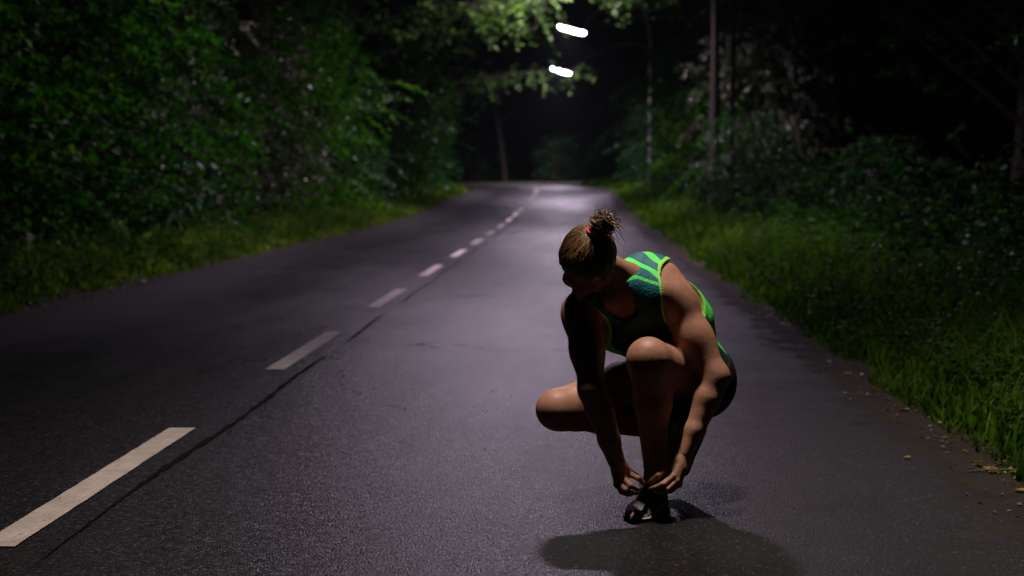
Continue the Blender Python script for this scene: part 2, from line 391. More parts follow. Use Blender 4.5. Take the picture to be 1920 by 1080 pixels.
def make_tree(name, seed, height, radius, leaf, lm, bark, lobes=40, sprays=14, per=16, low=0.05, trunk_r=0.14, lean=(0, 0), shape=1.0, parts=('trunk', 'crown'), lobe_r=0.75, spray_len=0.75, flat=0.55, part_stems=1):
    """trunk + limbs as one mesh, crown of leaf sprays as another; origin at the base"""
    r = np.random.default_rng(seed); root = empty(name)
    tbs = [Tubes(7) for _ in range(part_stems)]; lv = Leaves()
    nk = 9; ts = np.linspace(0, 1, nk)
    stems = []
    for q in range(part_stems):
        off = r.normal(size=2) * 0.12 * (part_stems > 1); spread = r.normal(size=2) * 0.25 * radius * (part_stems > 1)
        wob = np.cumsum(r.normal(size=(nk, 2)) * 0.035 * height / 4, 0)
        tp = np.stack([off[0] + (lean[0] + spread[0]) * ts + wob[:, 0] * ts, off[1] + (lean[1] + spread[1]) * ts + wob[:, 1] * ts, -0.15 + ts * (height * 0.93 + 0.15)], 1)
        tr = trunk_r * (1 - 0.86 * ts) * (1 + 0.55 * np.exp(-ts * 14)); tbs[q].add(tp, tr); stems.append((tp, tr))
    for i in range(lobes):
        tp, tr = stems[i % part_stems]; tb = tbs[i % part_stems]
        h = low + (1 - low) * ((i + r.random()) / lobes)
        prof = radius * (0.35 + 0.65 * math.sin(math.pi * min(1, (0.22 + 0.75 * h) ** shape))) * r.uniform(0.55, 1.15)
        a = i * 2.399 + r.normal() * 0.5
        zz = h * height; base_t = np.clip(h * 0.93 - prof / height * r.uniform(0.25, 0.55), 0.02, 0.97)
        bp = np.array([np.interp(base_t, ts, tp[:, c]) for c in range(3)]); br = float(np.interp(base_t, ts, tr))
        axis = np.array([np.interp(h * 0.93, ts, tp[:, 0]), np.interp(h * 0.93, ts, tp[:, 1])])
        end = np.array([axis[0] + math.cos(a) * prof, axis[1] + math.sin(a) * prof, max(zz, 0.1)])
        mid = (bp + end) / 2 + np.array([0, 0, 0.08 * prof]) + r.normal(size=3) * 0.06 * prof
        u = np.linspace(0, 1, 6)[:, None]
        cur = (1 - u) ** 2 * bp + 2 * u * (1 - u) * mid + u * u * end
        tb.add(cur, np.linspace(max(0.012, br * 0.42), 0.006, 6))
        out = nrm([math.cos(a), math.sin(a), 0.0])
        lr = lobe_r * r.uniform(0.6, 1.3); tone = r.random()
        for q in range(sprays):
            lp0 = cur[3 + int(r.integers(0, 3))]; ctr = lp0 + r.normal(size=3) * lr * np.array([0.5, 0.5, 0.36])
            sd = nrm(out * r.uniform(0.3, 1.2) + r.normal(size=3) * np.array([0.7, 0.7, 0.28]) + np.array([0, 0, -0.12]))
            L = spray_len * r.uniform(0.5, 1.25)
            t = np.linspace(0, 1, per) + r.uniform(-0.02, 0.02, per)
            droop = np.array([0, 0, -0.28]) * L
            pos = ctr + sd * (t[:, None] * L) + droop * (t[:, None] ** 2)
            pos[:, 2] = np.maximum(pos[:, 2], 0.04)
            up = nrm(np.array([0, 0, 1.0]) + r.normal(size=3) * flat)
            sidev = nrm(np.cross(sd, up)); sgn = np.where(np.arange(per) % 2 == 0, 1, -1)[:, None]
            d = sd * 0.55 + sidev * sgn * 0.85 + r.normal(size=(per, 3)) * 0.28 + np.array([0, 0, -0.2])
            nn = up + r.normal(size=(per, 3)) * flat * 0.8
            lv.add(pos, d, nn, leaf * r.uniform(0.6, 1.25, per), r.uniform(0.48, 0.68, per), 0.6 * tone + 0.4 * r.random())
            if q % 3 == 0: tb.add(np.stack([lp0, (lp0 + ctr) / 2 + [0, 0, 0.02]] + [ctr + sd * L * s_ + droop * s_ * s_ for s_ in (0, 0.4, 0.8)]), [0.008, 0.007, 0.006, 0.004, 0.002])
    for tb in tbs: tb.build(parts[0], bark, root)
    lv.build(parts[1], lm, root, seed)
    return root

def copy_tree(src):
    c = src.copy(); link(c)
    for ch in [o for o in COL.objects if o.parent == src]:
        k = ch.copy(); link(k); k.parent = c
    return c
used = set()
def plant(proto, x, y, rz, sc, label, cat, group=None, zs=1.0, dz=0.0):
    o = proto if id(proto) not in used else copy_tree(proto)
    used.add(id(proto))
    o.location = (x, y, float(ground_z(x, y)) + dz); o.rotation_euler = (0, 0, rz); o.scale = (sc, sc, sc * zs)
    tag(o, label, cat, group)
    return o

# prototypes
hed1 = make_tree('hedge_tree', 11, 6.5, 2.3, 0.135, M['leaf_a'], M['bark'], 85, 17, 16, 0.02, 0.10)
hed2 = make_tree('hedge_tree', 12, 7.2, 2.5, 0.14, M['leaf_a'], M['bark'], 85, 17, 16, 0.02, 0.11)
silv = make_tree('glint_shrub', 13, 5.0, 1.6, 0.12, M['leaf_b'], M['bark'], 42, 13, 14, 0.04, 0.06, lobe_r=0.6, spray_len=0.6, flat=0.8, parts=('stem', 'foliage'), part_stems=3)
brig = make_tree('hazel_shrub', 14, 4.2, 1.6, 0.145, M['leaf_c'], M['bark'], 34, 13, 13, 0.03, 0.05, lobe_r=0.6, parts=('stem', 'foliage'), part_stems=4)
blue = make_tree('elder_shrub', 15, 3.6, 1.5, 0.12, M['leaf_d'], M['bark'], 30, 12, 13, 0.03, 0.05, lobe_r=0.55, flat=0.7, parts=('stem', 'foliage'), part_stems=4)
oak = make_tree('tall_tree', 16, 13.0, 3.6, 0.15, M['leaf_a'], M['bark'], 60, 14, 14, 0.30, 0.24, lobe_r=1.1, spray_len=1.0)
fores = make_tree('tall_tree', 17, 15.0, 3.2, 0.17, M['leaf_d'], M['bark'], 54, 13, 14, 0.42, 0.22, lobe_r=1.1, spray_len=1.0)
under = make_tree('low_bush', 18, 1.5, 0.85, 0.10, M['leaf_e'], M['bark'], 18, 9, 12, 0.03, 0.02, lobe_r=0.35, spray_len=0.4, flat=0.7, parts=('stem', 'foliage'), part_stems=4)

PI = math.pi
# left wall of trees and shrubs
plant(silv, -7.7, 12.5, 0.3, 1.05, 'dim shrub with painted grey leaf glints in the left verge opposite the longest painted dash', 'shrub')
plant(hed1, -8.4, 15.5, 1.1, 1.0, 'dark green leafy tree behind the grey-glinted shrub on the left verge', 'tree')
plant(hed2, -8.3, 20.0, 2.4, 1.0, 'broad bright-lit green hedge tree with layered leaf sprays on the left verge', 'tree')
plant(hed1, -8.3, 25.0, 4.0, 1.05, 'green hedge tree with sprays hanging over the grass, left of the road', 'tree')
plant(hed2, -12.4, 30.5, 0.7, 1.1, 'shadowed tall hedge tree in the dark gap of the left verge', 'tree')
plant(silv, -7.7, 32.5, 2.0, 1.0, 'shrub with painted pale leaf glints halfway along the left verge', 'shrub')
plant(brig, -7.6, 35.5, 1.2, 1.15, 'bright green hazel shrub beside the pale shrub halfway along the left verge', 'shrub')
plant(hed1, -8.6, 41.0, 5.0, 1.1, 'dim green tree behind the lit hazel shrub on the left verge', 'tree')
plant(silv, -7.9, 47.0, 4.2, 1.0, 'shrub with painted grey leaf glints far along the left verge, before the bend', 'shrub')
plant(blue, -7.8, 51.0, 0.5, 1.3, 'blue-green elder shrub far along the left verge, before the bend', 'shrub')
plant(hed2, -8.7, 57.0, 3.3, 1.1, 'dark hedge tree next to the elder shrub on the left verge', 'tree')
plant(hed1, -8.8, 66.0, 2.2, 1.1, 'leafy tree at the inside of the road bend', 'tree')
plant(hed2, -11.0, 75.0, 5.5, 1.1, 'last hedge tree at the inside of the road bend', 'tree')
plant(brig, -7.9, 17.6, 3.0, 1.0, 'hazel shrub with hanging green leaves under the broad lit hedge tree', 'shrub', zs=1.1)
plant(blue, -7.7, 22.4, 1.1, 1.15, 'blue-green shrub filling the gap between two left hedge trees', 'shrub', zs=1.1)
plant(brig, -7.9, 27.6, 4.6, 1.0, 'hazel shrub at the foot of the left hedge where the light fades', 'shrub')
plant(silv, -7.9, 25.0, 0.9, 0.9, 'shrub with painted grey leaf glints among the green left hedge trees', 'shrub')
plant(brig, -7.8, 39.0, 2.2, 1.1, 'hazel shrub farther along the left grass strip', 'shrub')
plant(blue, -7.6, 43.5, 5.2, 1.2, 'blue-green shrub farther along the left grass strip', 'shrub')
plant(brig, -7.4, 54.5, 0.2, 1.2, 'hazel shrub near the bend on the left', 'shrub')
plant(blue, -7.2, 61.0, 3.6, 1.3, 'blue-green shrub near the bend on the left', 'shrub')
plant(hed2, -12.5, 17.5, 0.2, 1.25, 'large dark tree behind the first left hedge trees', 'tree')
plant(hed1, -12.5, 33.0, 1.8, 1.3, 'large dark tree behind the pale shrub halfway along', 'tree')
# right side
plant(silv, 5.5, 44.0, 1.0, 1.0, 'tall shrub with silvery glints painted into its leaves beside the wooden pole', 'shrub', zs=1.65)
plant(brig, 6.0, 46.0, 1.9, 1.15, 'tall green hazel shrub growing through the silvery shrub', 'shrub', zs=1.7)
plant(blue, 4.7, 38.0, 2.9, 0.75, 'low blue-green bush at the foot of the silvery shrub', 'shrub')
plant(brig, 4.6, 47.0, 0.4, 1.0, 'green shrub behind the wooden pole', 'shrub', zs=1.1)
plant(hed2, 6.6, 49.0, 5.1, 1.0, 'dark tree behind the green shrub on the right verge', 'tree')
plant(brig, 4.6, 53.0, 0.8, 1.1, 'leafy hazel shrub between the wooden pole and the arched lamp mast', 'shrub', zs=1.5)
plant(brig, 4.9, 59.0, 3.8, 1.1, 'leafy hazel shrub just in front of the arched lamp mast', 'shrub', zs=1.4)
plant(blue, 4.0, 73.0, 2.8, 1.2, 'blue-green shrub at the start of the bend past the arched mast', 'shrub', zs=1.3)
plant(blue, 3.7, 50.0, 1.9, 0.85, 'small glinting bush between the wooden pole and the arched lamp mast', 'shrub')
plant(hed1, 6.2, 60.0, 3.0, 1.0, 'tree behind the arched lamp mast', 'tree')
plant(blue, 4.5, 70.0, 4.4, 1.1, 'elder shrub past the arched lamp mast', 'shrub')
plant(hed1, 5.2, 79.0, 0.9, 1.0, 'tree on the outside of the bend past the arched lamp mast', 'tree')
plant(hed2, 13.5, 24.0, 1.4, 1.2, 'unlit tree deep in the dark wood on the right', 'tree')
plant(hed1, 12.5, 17.0, 2.7, 1.1, 'unlit tree in the wood behind the tall grass on the right', 'tree')
plant(brig, 6.3, 14.3, 5.7, 0.75, 'shrub with a few yellow leaves behind the tall grass on the right verge', 'shrub')
for i, (x, y, rz, sc) in enumerate([(4.4, 16.5, 0.4, 0.8), (4.6, 20.0, 2.0, 0.95), (4.9, 24.0, 4.2, 1.1), (4.3, 13.2, 1.4, 0.65), (4.3, 27.5, 3.1, 0.95), (5.3, 11.2, 5.0, 0.6), (6.2, 18.4, 0.9, 1.0), (4.2, 22.3, 2.6, 0.8), (3.8, 26.0, 1.2, 0.8), (3.9, 30.0, 4.0, 0.9), (3.7, 35.0, 5.3, 0.9)]):
    plant(under, x, y, rz, sc, 'knee-high leafy bush standing in the grass of the right verge', 'bush', 'low bushes in the right verge')
# tall trees over the road and the wood at the end
plant(oak, -7.5, 47.0, 0.6, 1.0, 'tall tree on the left reaching over the road toward the lit lamp', 'tree', 'tall trees along the road')
plant(oak, 6.4, 57.0, 2.1, 1.0, 'tall tree on the right with leaves above the lit lamp', 'tree', 'tall trees along the road')
plant(oak, -10.5, 27.0, 4.0, 1.1, 'tall tree rising behind the left hedge trees', 'tree', 'tall trees along the road')
plant(oak, 10.5, 34.0, 1.2, 1.1, 'tall tree rising behind the silvery shrub', 'tree', 'tall trees along the road')
r_ = random.Random(3)
for i in range(22):
    x = -34 + i * 2.35 + r_.uniform(-1, 1); y = 118 + r_.uniform(-6, 22) + max(0, -x) * 0.15
    if x < -12: y += 14
    plant(fores if i % 3 else oak, x, y, r_.uniform(0, 6), r_.uniform(0.9, 1.25), 'dark tall forest tree beyond the end of the road bend', 'tree', 'forest trees beyond the bend')

plant(blue, -1.5, 99.0, 0.7, 0.9, 'dim shrub beside the slanting trunk on the outside of the bend', 'shrub')
plant(brig, 5.0, 88.0, 2.3, 1.0, 'dim hazel shrub on the outside of the bend past the arched mast', 'shrub')
plant(blue, -7.6, 104.0, 4.4, 1.2, 'dim blue-green shrub behind the slanting trunk', 'shrub')
plant(hed1, 0.6, 104.0, 1.5, 1.2, 'dim leafy tree closing the view behind the bend', 'tree')
plant(hed2, -4.6, 110.0, 3.5, 1.2, 'dim broad tree closing the view behind the slanting trunk', 'tree')

# pale leaning trunk at the bend
def bare_tree(name, base, top, r0, r1, m):
    root = empty(name, base); b = Tubes(10)
    n = 10; t = np.linspace(0, 1, n)[:, None]; d = np.array(top) - np.array(base)
    pts = d * t + np.array([0.12, 0, 0]) * np.sin(t * 3.5) * 0.6; pts[0, 2] -= 0.3
    b.add(pts, r0 + (r1 - r0) * t[:, 0] + 0.5 * r0 * np.exp(-t[:, 0] * 18)); o = b.build('trunk', m, root)
    br = Tubes(6)
    for k in range(5):
        s0 = 0.5 + k * 0.1; p0 = d * s0; a = k * 2.2
        p1 = p0 + np.array([math.cos(a) * 1.1, math.sin(a) * 0.8, 1.0]); p2 = p1 + np.array([math.cos(a) * 0.8, 0.2, 0.5])
        br.add([p0, (p0 + p1) / 2 + [0, 0, 0.1], p1, p2], [r1 * 0.7, r1 * 0.55, r1 * 0.4, r1 * 0.15])
    br.build('branch', m, root)
    lv = Leaves(); rg = np.random.default_rng(77)
    for k in range(5):
        a = k * 2.2; c = d * (0.5 + k * 0.1) + np.array([math.cos(a) * 1.6, math.sin(a), 1.4])
        q = 420; p = c + rg.normal(size=(q, 3)) * [0.9, 0.8, 0.6]
        lv.add(p, unit(rg, q) + [0, 0, -0.4], unit(rg, q) * 0.6 + [0, 0, 1], 0.16 * rg.uniform(0.6, 1.2, q), 0.55)
    lv.build('crown', M['leaf_a'], root, 5)
    return root
t = bare_tree('slanting_tree', (-5.0, 101.0, float(ground_z(-5.0, 101.0))), (-6.1, 101.0, 8.6), 0.19, 0.10, M['bark'])
tag(t, 'pale slanting tree trunk standing at the outside of the bend', 'tree')

def bough_tree(name, base, pts, leaf, m, seed, sprays, spread, label, tr=0.2):
    """a trunk at the verge whose limb reaches out over the road"""
    base = np.array([base[0], base[1], float(ground_z(*base))]); root = empty(name, tuple(base)); rg = np.random.default_rng(seed)
    tb = Tubes(9); P_ = np.array(pts) - base; k = P_[0]
    tb.add([(0, 0, -0.3), (0.03, 0, 0.3), (0.1, 0.05, k[2] * 0.5), k, k + [0.1, 0.1, 2.0], k + [0, 0.2, 4.5]], [tr * 1.4, tr * 1.1, tr * 0.9, tr * 0.75, tr * 0.5, tr * 0.15]); tb.build('trunk', M['bark'], root)
    lb = Tubes(6); n = 24; tt = np.linspace(0, 1, len(P_)); u = np.linspace(0, 1, n)
    cur = np.stack([np.interp(u, tt, P_[:, c]) for c in range(3)], 1); cur[1:-1] = (cur[:-2] + cur[1:-1] + cur[2:]) / 3
    lb.add(cur, np.linspace(tr * 0.5, 0.015, n)); lv = Leaves()
    for q in range(sprays):
        i = int(rg.uniform(0.30, 1) * (n - 1)); c = cur[i] + rg.normal(size=3) * spread * [0.6, 0.8, 0.5]
        sd = nrm(rg.normal(size=3) * [1, 1, 0.35] + [0, 0, -0.25]); L = rg.uniform(0.5, 1.1); per = 13; t_ = np.linspace(0, 1, per)[:, None]
        pos = c + sd * L * t_ + np.array([0, 0, -0.35]) * L * t_ ** 2; up = nrm(np.array([0, 0, 1.0]) + rg.normal(size=3) * 0.5); sv = nrm(np.cross(sd, up))
        d = sd * 0.5 + sv * np.where(np.arange(per) % 2 == 0, 1, -1)[:, None] + rg.normal(size=(per, 3)) * 0.3 + [0, 0, -0.25]
        lv.add(pos, d, up + rg.normal(size=(per, 3)) * 0.45, leaf * rg.uniform(0.6, 1.25, per), 0.62)
        if q % 2 == 0: lb.add(np.stack([cur[i], (cur[i] + c) / 2 + [0, 0, 0.05], c, c + sd * L * 0.7]), [0.02, 0.014, 0.009, 0.004])
    lb.build('limb', M['bark'], root); lv.build('crown', m, root, seed); tag(root, label, 'tree', 'tall trees along the road'); return root
bough_tree('overhanging_tree', (-8.0, 46.0), [(-7.9, 45.5, 4.4), (-5.5, 44.5, 5.7), (-3.0, 43.5, 6.3), (-0.9, 43, 6.2)], 0.19, M['leaf_p'], 51, 210, 0.72, 'tree on the left whose leafy limb hangs over the road next to the larger lamp')
bough_tree('overhanging_tree', (6.8, 46.0), [(6.6, 45.5, 5.4), (4.6, 44.5, 6.8), (2.8, 43.8, 7.2), (1.0, 43.2, 6.9)], 0.19, M['leaf_p'], 52, 110, 0.6, 'tree on the right whose limb hangs above the arched lamp mast')
bough_tree('overhanging_tree', (-9.6, 70.0), [(-9.4, 70, 4.5), (-6.0, 70, 5.8), (-2.5, 69.5, 6.3), (0.3, 69, 6.35)], 0.18, M['leaf_p'], 53, 60, 0.32, 'tree near the bend with a thin yellow-green branch under the smaller lamp')
bough_tree('overhanging_tree', (-8.0, 72.0), [(-7.8, 72, 4.0), (-6.2, 72, 5.4), (-4.8, 72, 6.2), (-3.9, 72, 6.3)], 0.22, M['leaf_d'], 54, 60, 0.8, 'tree at the bend with a lit leafy branch left of the road')

# ------------------------------------------------------------------ street lamps
def street_lamp(y, mast_x, head_x, label, mast_h=8.75, head_z=8.0, power=LAMP_POWER, color=LAMP_COLOR, spread=152, glow='glow', aim=None):
    gz = float(ground_z(mast_x, y)); root = empty('street_lamp', (mast_x, y, gz))
    b = Tubes(12)
    b.add([(0, 0, -0.3), (0, 0, 0.02), (0, 0, 1.3), (0, 0, 1.32), (0, 0, mast_h * 0.72)], [0.10, 0.10, 0.10, 0.075, 0.062]); b.build('mast', M['pole'], root)
    dx = head_x - mast_x; sg_ = -1 if dx < 0 else 1; top = head_z - gz; s = 0.72 * mast_h
    u = np.linspace(0, 1, 18)[:, None]
    p0 = np.array([0, 0, s]); p1 = np.array([0, 0, mast_h + 0.5]); p2 = np.array([dx * 0.45, 0, mast_h + 0.55]); p3 = np.array([dx - sg_ * 0.55, 0, top + 0.14 - (-sg_ < 0) * 0.0])
    cv = (1 - u) ** 3 * p0 + 3 * u * (1 - u) ** 2 * p1 + 3 * u * u * (1 - u) * p2 + u ** 3 * p3
    a = Tubes(10); a.add(cv, np.linspace(0.058, 0.035, 18)); a.build('arm', M['arm'], root)
    # head: a long trough with a lit lens below, tilted a little
    tilt = 0.26 * -sg_
    def at(l, w, h): return (dx + l * math.cos(tilt) + h * math.sin(tilt), w, top - l * math.sin(tilt) + h * math.cos(tilt))
    V = []; n = 13; L = 0.66
    ls = np.linspace(-L, L, n)
    for l in ls:
        k = (1 - abs(l / L) ** 6) ** 0.5 * 0.9 + 0.1
        for (w, h) in ((-0.13, 0.0), (-0.125, 0.05), (-0.07, 0.12), (0.07, 0.12), (0.125, 0.05), (0.13, 0.0)):
            V.append(at(l, w * k, h * k))
    m6 = 6
    Fq = [(i * m6 + j, i * m6 + (j + 1) % m6, (i + 1) * m6 + (j + 1) % m6, (i + 1) * m6 + j) for i in range(n - 1) for j in range(m6)]
    hs = mesh_np('lamp_head', V, np.array(Fq), M['housing'], root, True)
    V = []
    for l in ls * 0.95:
        k = (1 - abs(l / L) ** 6) ** 0.5 * 0.9 + 0.1
        for (w, h) in ((-0.125, -0.006), (-0.115, -0.09), (-0.06, -0.15), (0.06, -0.15), (0.115, -0.09), (0.125, -0.006)): V.append(at(l, w * k, h * k))
    Fq = [(i * 6 + j, i * 6 + j + 1, (i + 1) * 6 + j + 1, (i + 1) * 6 + j) for i in range(n - 1) for j in range(5)]
    mesh_np('lens', V, np.array(Fq), M[glow], hs)
    ld = bpy.data.lights.new('lamp_light', 'AREA'); ld.shape = 'RECTANGLE'; ld.size = 1.2; ld.size_y = 0.2
    ld.energy = power; ld.color = color; ld.spread = math.radians(spread)
    lo = bpy.data.objects.new('lamp_light', ld); link(lo); lo.parent = root
    lo.location = at(0, 0, -0.175); lo.rotation_euler = (0, tilt * 0.5, 0)
    if aim: lo.rotation_euler = (Vector(aim) - Vector(root.location) - Vector(lo.location)).to_track_quat('-Z', 'Y').to_euler()
    tag(root, label, 'street lamp', 'street lamps along the road')
    return root
street_lamp(5.25, 4.3, -0.12, 'street lamp in the right verge above the crouching runner', power=NEAR_POWER, color=NEAR_COLOR, spread=72, aim=(0.2, 4.85, 0.6), glow='glow_near')  # beam narrowed and aimed to keep its light on the runner
street_lamp(22.0, -9.3, -1.0, 'street lamp with its mast hidden among the left hedge trees', power=MAIN_POWER, glow='glow_mid', spread=158)
street_lamp(41.0, 4.45, -0.1, 'street lamp reaching over the road beside the straight wooden pole', power=2100.0, glow='glow_mid', spread=157)
street_lamp(66.0, 3.4, -0.2, 'lit street lamp on the tall arched mast, the larger glow over the road')
street_lamp(91.0, 5.6, -0.95, 'lit street lamp at the bend, the smaller glow over the road')

# wooden pole
pb = (3.95, 41.0); gz = float(ground_z(*pb)); wp = empty('wooden_pole', (*pb, gz))
b = Tubes(12); b.add([(0, 0, -0.4), (0, 0, 0), (0.01, 0, 2), (0.0, 0, 4.5), (-0.03, 0, 7.2), (-0.05, 0, 9.5)], [0.17, 0.165, 0.15, 0.125, 0.10, 0.085]); b.build('shaft', M['wood_pole'], wp)
b = Tubes(8); b.add([(0.19, 0, 0.0), (0.165, 0, 2.2), (0.15, 0, 2.6)], [0.02, 0.02, 0.015]); b.build('cable_guard', M['pole'], wp)
tag(wp, 'straight dark wooden pole standing in the grass of the right verge', 'pole')

# ------------------------------------------------------------------ grass, weeds, litter
def grass(name, n, x0, x1, y0, y1, hmin, hmax, seed, label, w=0.008, gm='grass'):
    r = np.random.default_rng(seed)
    Y = y0 + (y1 - y0) * r.random(n) ** 1.5
    nc = max(40, n // 28)
    cxs = x0 + (x1 - x0) * r.random(nc); cys = y0 + (y1 - y0) * r.random(nc) ** 1.5
    ci = r.integers(0, nc, n); cl = r.random(n) < 0.7
    X = np.where(cl, cxs[ci] + r.normal(size=n) * 0.10, x0 + (x1 - x0) * r.random(n)); Y = np.where(cl, cys[ci] + r.normal(size=n) * 0.12, Y)
    e = (X - x0) if x0 > 0 else (x1 - X)
    keep = (e > -0.10 + 0.22 * np.sin(Y * 2.3) * np.sin(Y * 0.7 + 1)) ; X, Y, e, ci = X[keep], Y[keep], e[keep], ci[keep]; n = len(X)
    Xw = X + road_cx(Y); Z = ground_z(Xw, Y)
    H = (hmin + (hmax - hmin) * r.random(n) ** 1.6) * (0.3 + 0.7 * sstep(e / 0.9)) * (0.55 + 0.75 * r.random(nc)[ci])
    a = r.random(n) * 2 * PI; ben = r.uniform(0.15, 0.75, n) * H
    ww = w * r.uniform(0.6, 1.4, n) * (1 + Y / 22.0)
    dx, dy = np.cos(a), np.sin(a); sx, sy = -dy, dx
    fr = [0, 0.5, 1.0]; V = []
    for k, t_ in enumerate(fr):
        px_ = Xw + dx * ben * t_ ** 2; py_ = Y + dy * ben * t_ ** 2; pz = Z - 0.02 + (H + 0.02) * (t_ - 0.18 * t_ ** 3)
        if k < 2:
            q = ww * (1 - 0.3 * k)
            V += [np.stack([px_ - sx * q, py_ - sy * q, pz], 1), np.stack([px_ + sx * q, py_ + sy * q, pz], 1)]
        else: V.append(np.stack([px_, py_, pz], 1))
    V = np.stack(V, 1).reshape(-1, 3); k = np.arange(n)[:, None] * 5
    Fq = np.concatenate([k + [[0, 1, 3]], k + [[0, 3, 2]], k + [[2, 3, 4]]], 1).reshape(-1, 3)
    pat = 0.5 + 0.5 * np.sin(Xw * 3.1 + 2 * np.sin(Y * 1.3)) * np.sin(Y * 2.2 + 1.5 * np.sin(Xw * 2.3))
    o = mesh_np(name, V, Fq, M[gm]); fattr(o, 'rnd', np.repeat(np.clip(r.random(n) * 0.5 + 0.5 * pat, 0, 1), 3), 'FACE')
    tag(o, label, 'grass', kind='stuff'); return o
grass('grass', 52000, ROAD_R + 0.10, 3.9, 4.5, 22, 0.06, 0.42, 1, 'tall green grass growing along the right edge of the road')
grass('grass', 26000, ROAD_R + 0.12, 5.0, 22, 80, 0.15, 0.42, 2, 'distant green grass on the right verge toward the bend', 0.012)
grass('grass', 42000, -8.0, ROAD_L - 0.12, 9, 40, 0.10, 0.38, 3, 'green grass strip along the left edge of the road', gm='grass_yellow')
grass('grass', 22000, -8.5, ROAD_L - 0.12, 40, 88, 0.12, 0.4, 4, 'distant grass on the left verge toward the bend', 0.012, gm='grass_yellow')

def weeds(name, n, x0, x1, y0, y1, hmax, seed, label, sz=0.06, m='weed', yp=1.4):
    r = np.random.default_rng(seed); lv = Leaves()
    for i in range(n):
        y = y0 + (y1 - y0) * r.random() ** yp; x = x0 + (x1 - x0) * r.random() + float(road_cx(y))
        z = float(ground_z(x, y)); h = hmax * r.uniform(0.3, 1); k = int(10 + 14 * h / hmax)
        t_ = r.random(k); a = r.random(k) * 2 * PI
        p = np.stack([x + np.cos(a) * 0.03 + r.normal(size=k) * 0.05, y + np.sin(a) * 0.03 + r.normal(size=k) * 0.05, z + 0.03 + h * t_], 1)
        d = np.stack([np.cos(a), np.sin(a), r.uniform(-0.3, 0.4, k)], 1)
        nn = np.array([0, 0, 1.0]) + r.normal(size=(k, 3)) * 0.4
        lv.add(p, d, nn, sz * r.uniform(0.6, 1.5, k) * (1.1 - 0.5 * t_), 0.6)
    o = lv.build(name, M[m], None, seed); tag(o, label, 'weeds', kind='stuff'); return o
weeds('weeds', 1500, 1.95, 4.6, 4.8, 22, 0.34, 21, 'leafy weeds growing through the tall grass on the right', 0.055)
weeds('nettles', 640, 2.7, 6.6, 6.5, 26, 0.8, 24, 'dark broad-leaved nettles crowding behind the right grass', 0.10, 'nettle', 1.2)
weeds('weeds', 500, 2.4, 5.0, 20, 60, 0.6, 22, 'leafy weeds among the distant grass on the right', 0.08)
weeds('weeds', 1300, -7.5, -5.2, 10, 45, 0.5, 23, 'leafy weeds and low herbs in the left verge', 0.07)

def litter(name, n, seed, label, band, sz, y0, y1, yp):
    r = np.random.default_rng(seed); lv = Leaves()
    y = y0 + (y1 - y0) * r.random(n) ** yp; x = band(r, n) + road_cx(y)
    z = np.array([max(road_surf(a, b_) if ROAD_L < a - float(road_cx(b_)) < ROAD_R else -9, float(ground_z(a, b_))) for a, b_ in zip(x, y)]) + 0.006
    d = unit(r, n) * [1, 1, 0.25]; nn = np.array([0, 0, 1.0]) + r.normal(size=(n, 3)) * 0.3
    lv.add(np.stack([x, y, z], 1), d, nn, sz * r.uniform(0.5, 1.4, n), 0.6)
    o = lv.build(name, M['dry'], None, seed); tag(o, label, 'leaf litter', kind='stuff'); return o
litter('leaf_litter', 1900, 31, 'small brown leaf crumbs along the right road edge', lambda r, n: ROAD_R + 0.10 + r.normal(size=n) * 0.13, 0.024, 4.2, 26, 1.4)
litter('leaf_litter', 1300, 32, 'brown leaf crumbs along the left road edge', lambda r, n: ROAD_L - 0.05 + r.normal(size=n) * 0.16, 0.04, 9, 40, 1.2)

# single fallen leaves on the asphalt
def fallen_leaf_mesh(seed):
    r = np.random.default_rng(seed); n = 7; V = []
    ts = np.linspace(0, 1, n); wid = 0.36 * np.sin(PI * np.clip(ts, 0.02, 0.98)) ** 0.8 * (1 + 0.25 * r.normal(size=n))
    curl = r.uniform(0.06, 0.25); 
    for t_, w in zip(ts, wid):
        zc = curl * (t_ - 0.5) ** 2 * 2
        V += [(t_ - 0.5, -w, zc + 0.10 * r.random() + 0.06), (t_ - 0.5, 0, zc), (t_ - 0.5, w, zc + 0.10 * r.random() + 0.06)]
    V += [(-0.85, 0.03, 0.12), (-0.5, 0.02, 0.06)]
    Fq = []
    for i in range(n - 1):
        for j in range(2): a = i * 3 + j; Fq.append((a, a + 1, a + 4, a + 3))
    V = np.array(V); V[:, 2] -= V[:, 2].min()
    o = mesh_np('fallen_leaf', V, [np.array(Fq), np.array([(len(V) - 2, len(V) - 1, 1)])], M['dry'], None, True)
    fattr(o, 'rnd', np.full(len(o.data.polygons), r.random()), 'FACE')
    return o
lp = [fallen_leaf_mesh(s) for s in range(8)]; lused = set()
def put_leaf(px, py, size, rz, tx=0.0):
    Y = F_PX * CAM_H / (py - 335.0); p = P(px, py, Y)
    src = lp[int(px * 7 + py) % 8]
    o = src if src.name not in lused else link(src.copy()); lused.add(src.name)
    x, y = float(p[0]), float(p[1])
    z = max(road_surf(x, y) if x < ROAD_R else -9, float(ground_z(x, y)))
    o.location = (x, y, z + 0.004); o.rotation_euler = (tx, 0, rz); o.scale = (size, size, size)
    tag(o, 'curled brown fallen leaf lying on the road edge', 'leaf', 'fallen leaves on the right road edge')
r_ = random.Random(9)
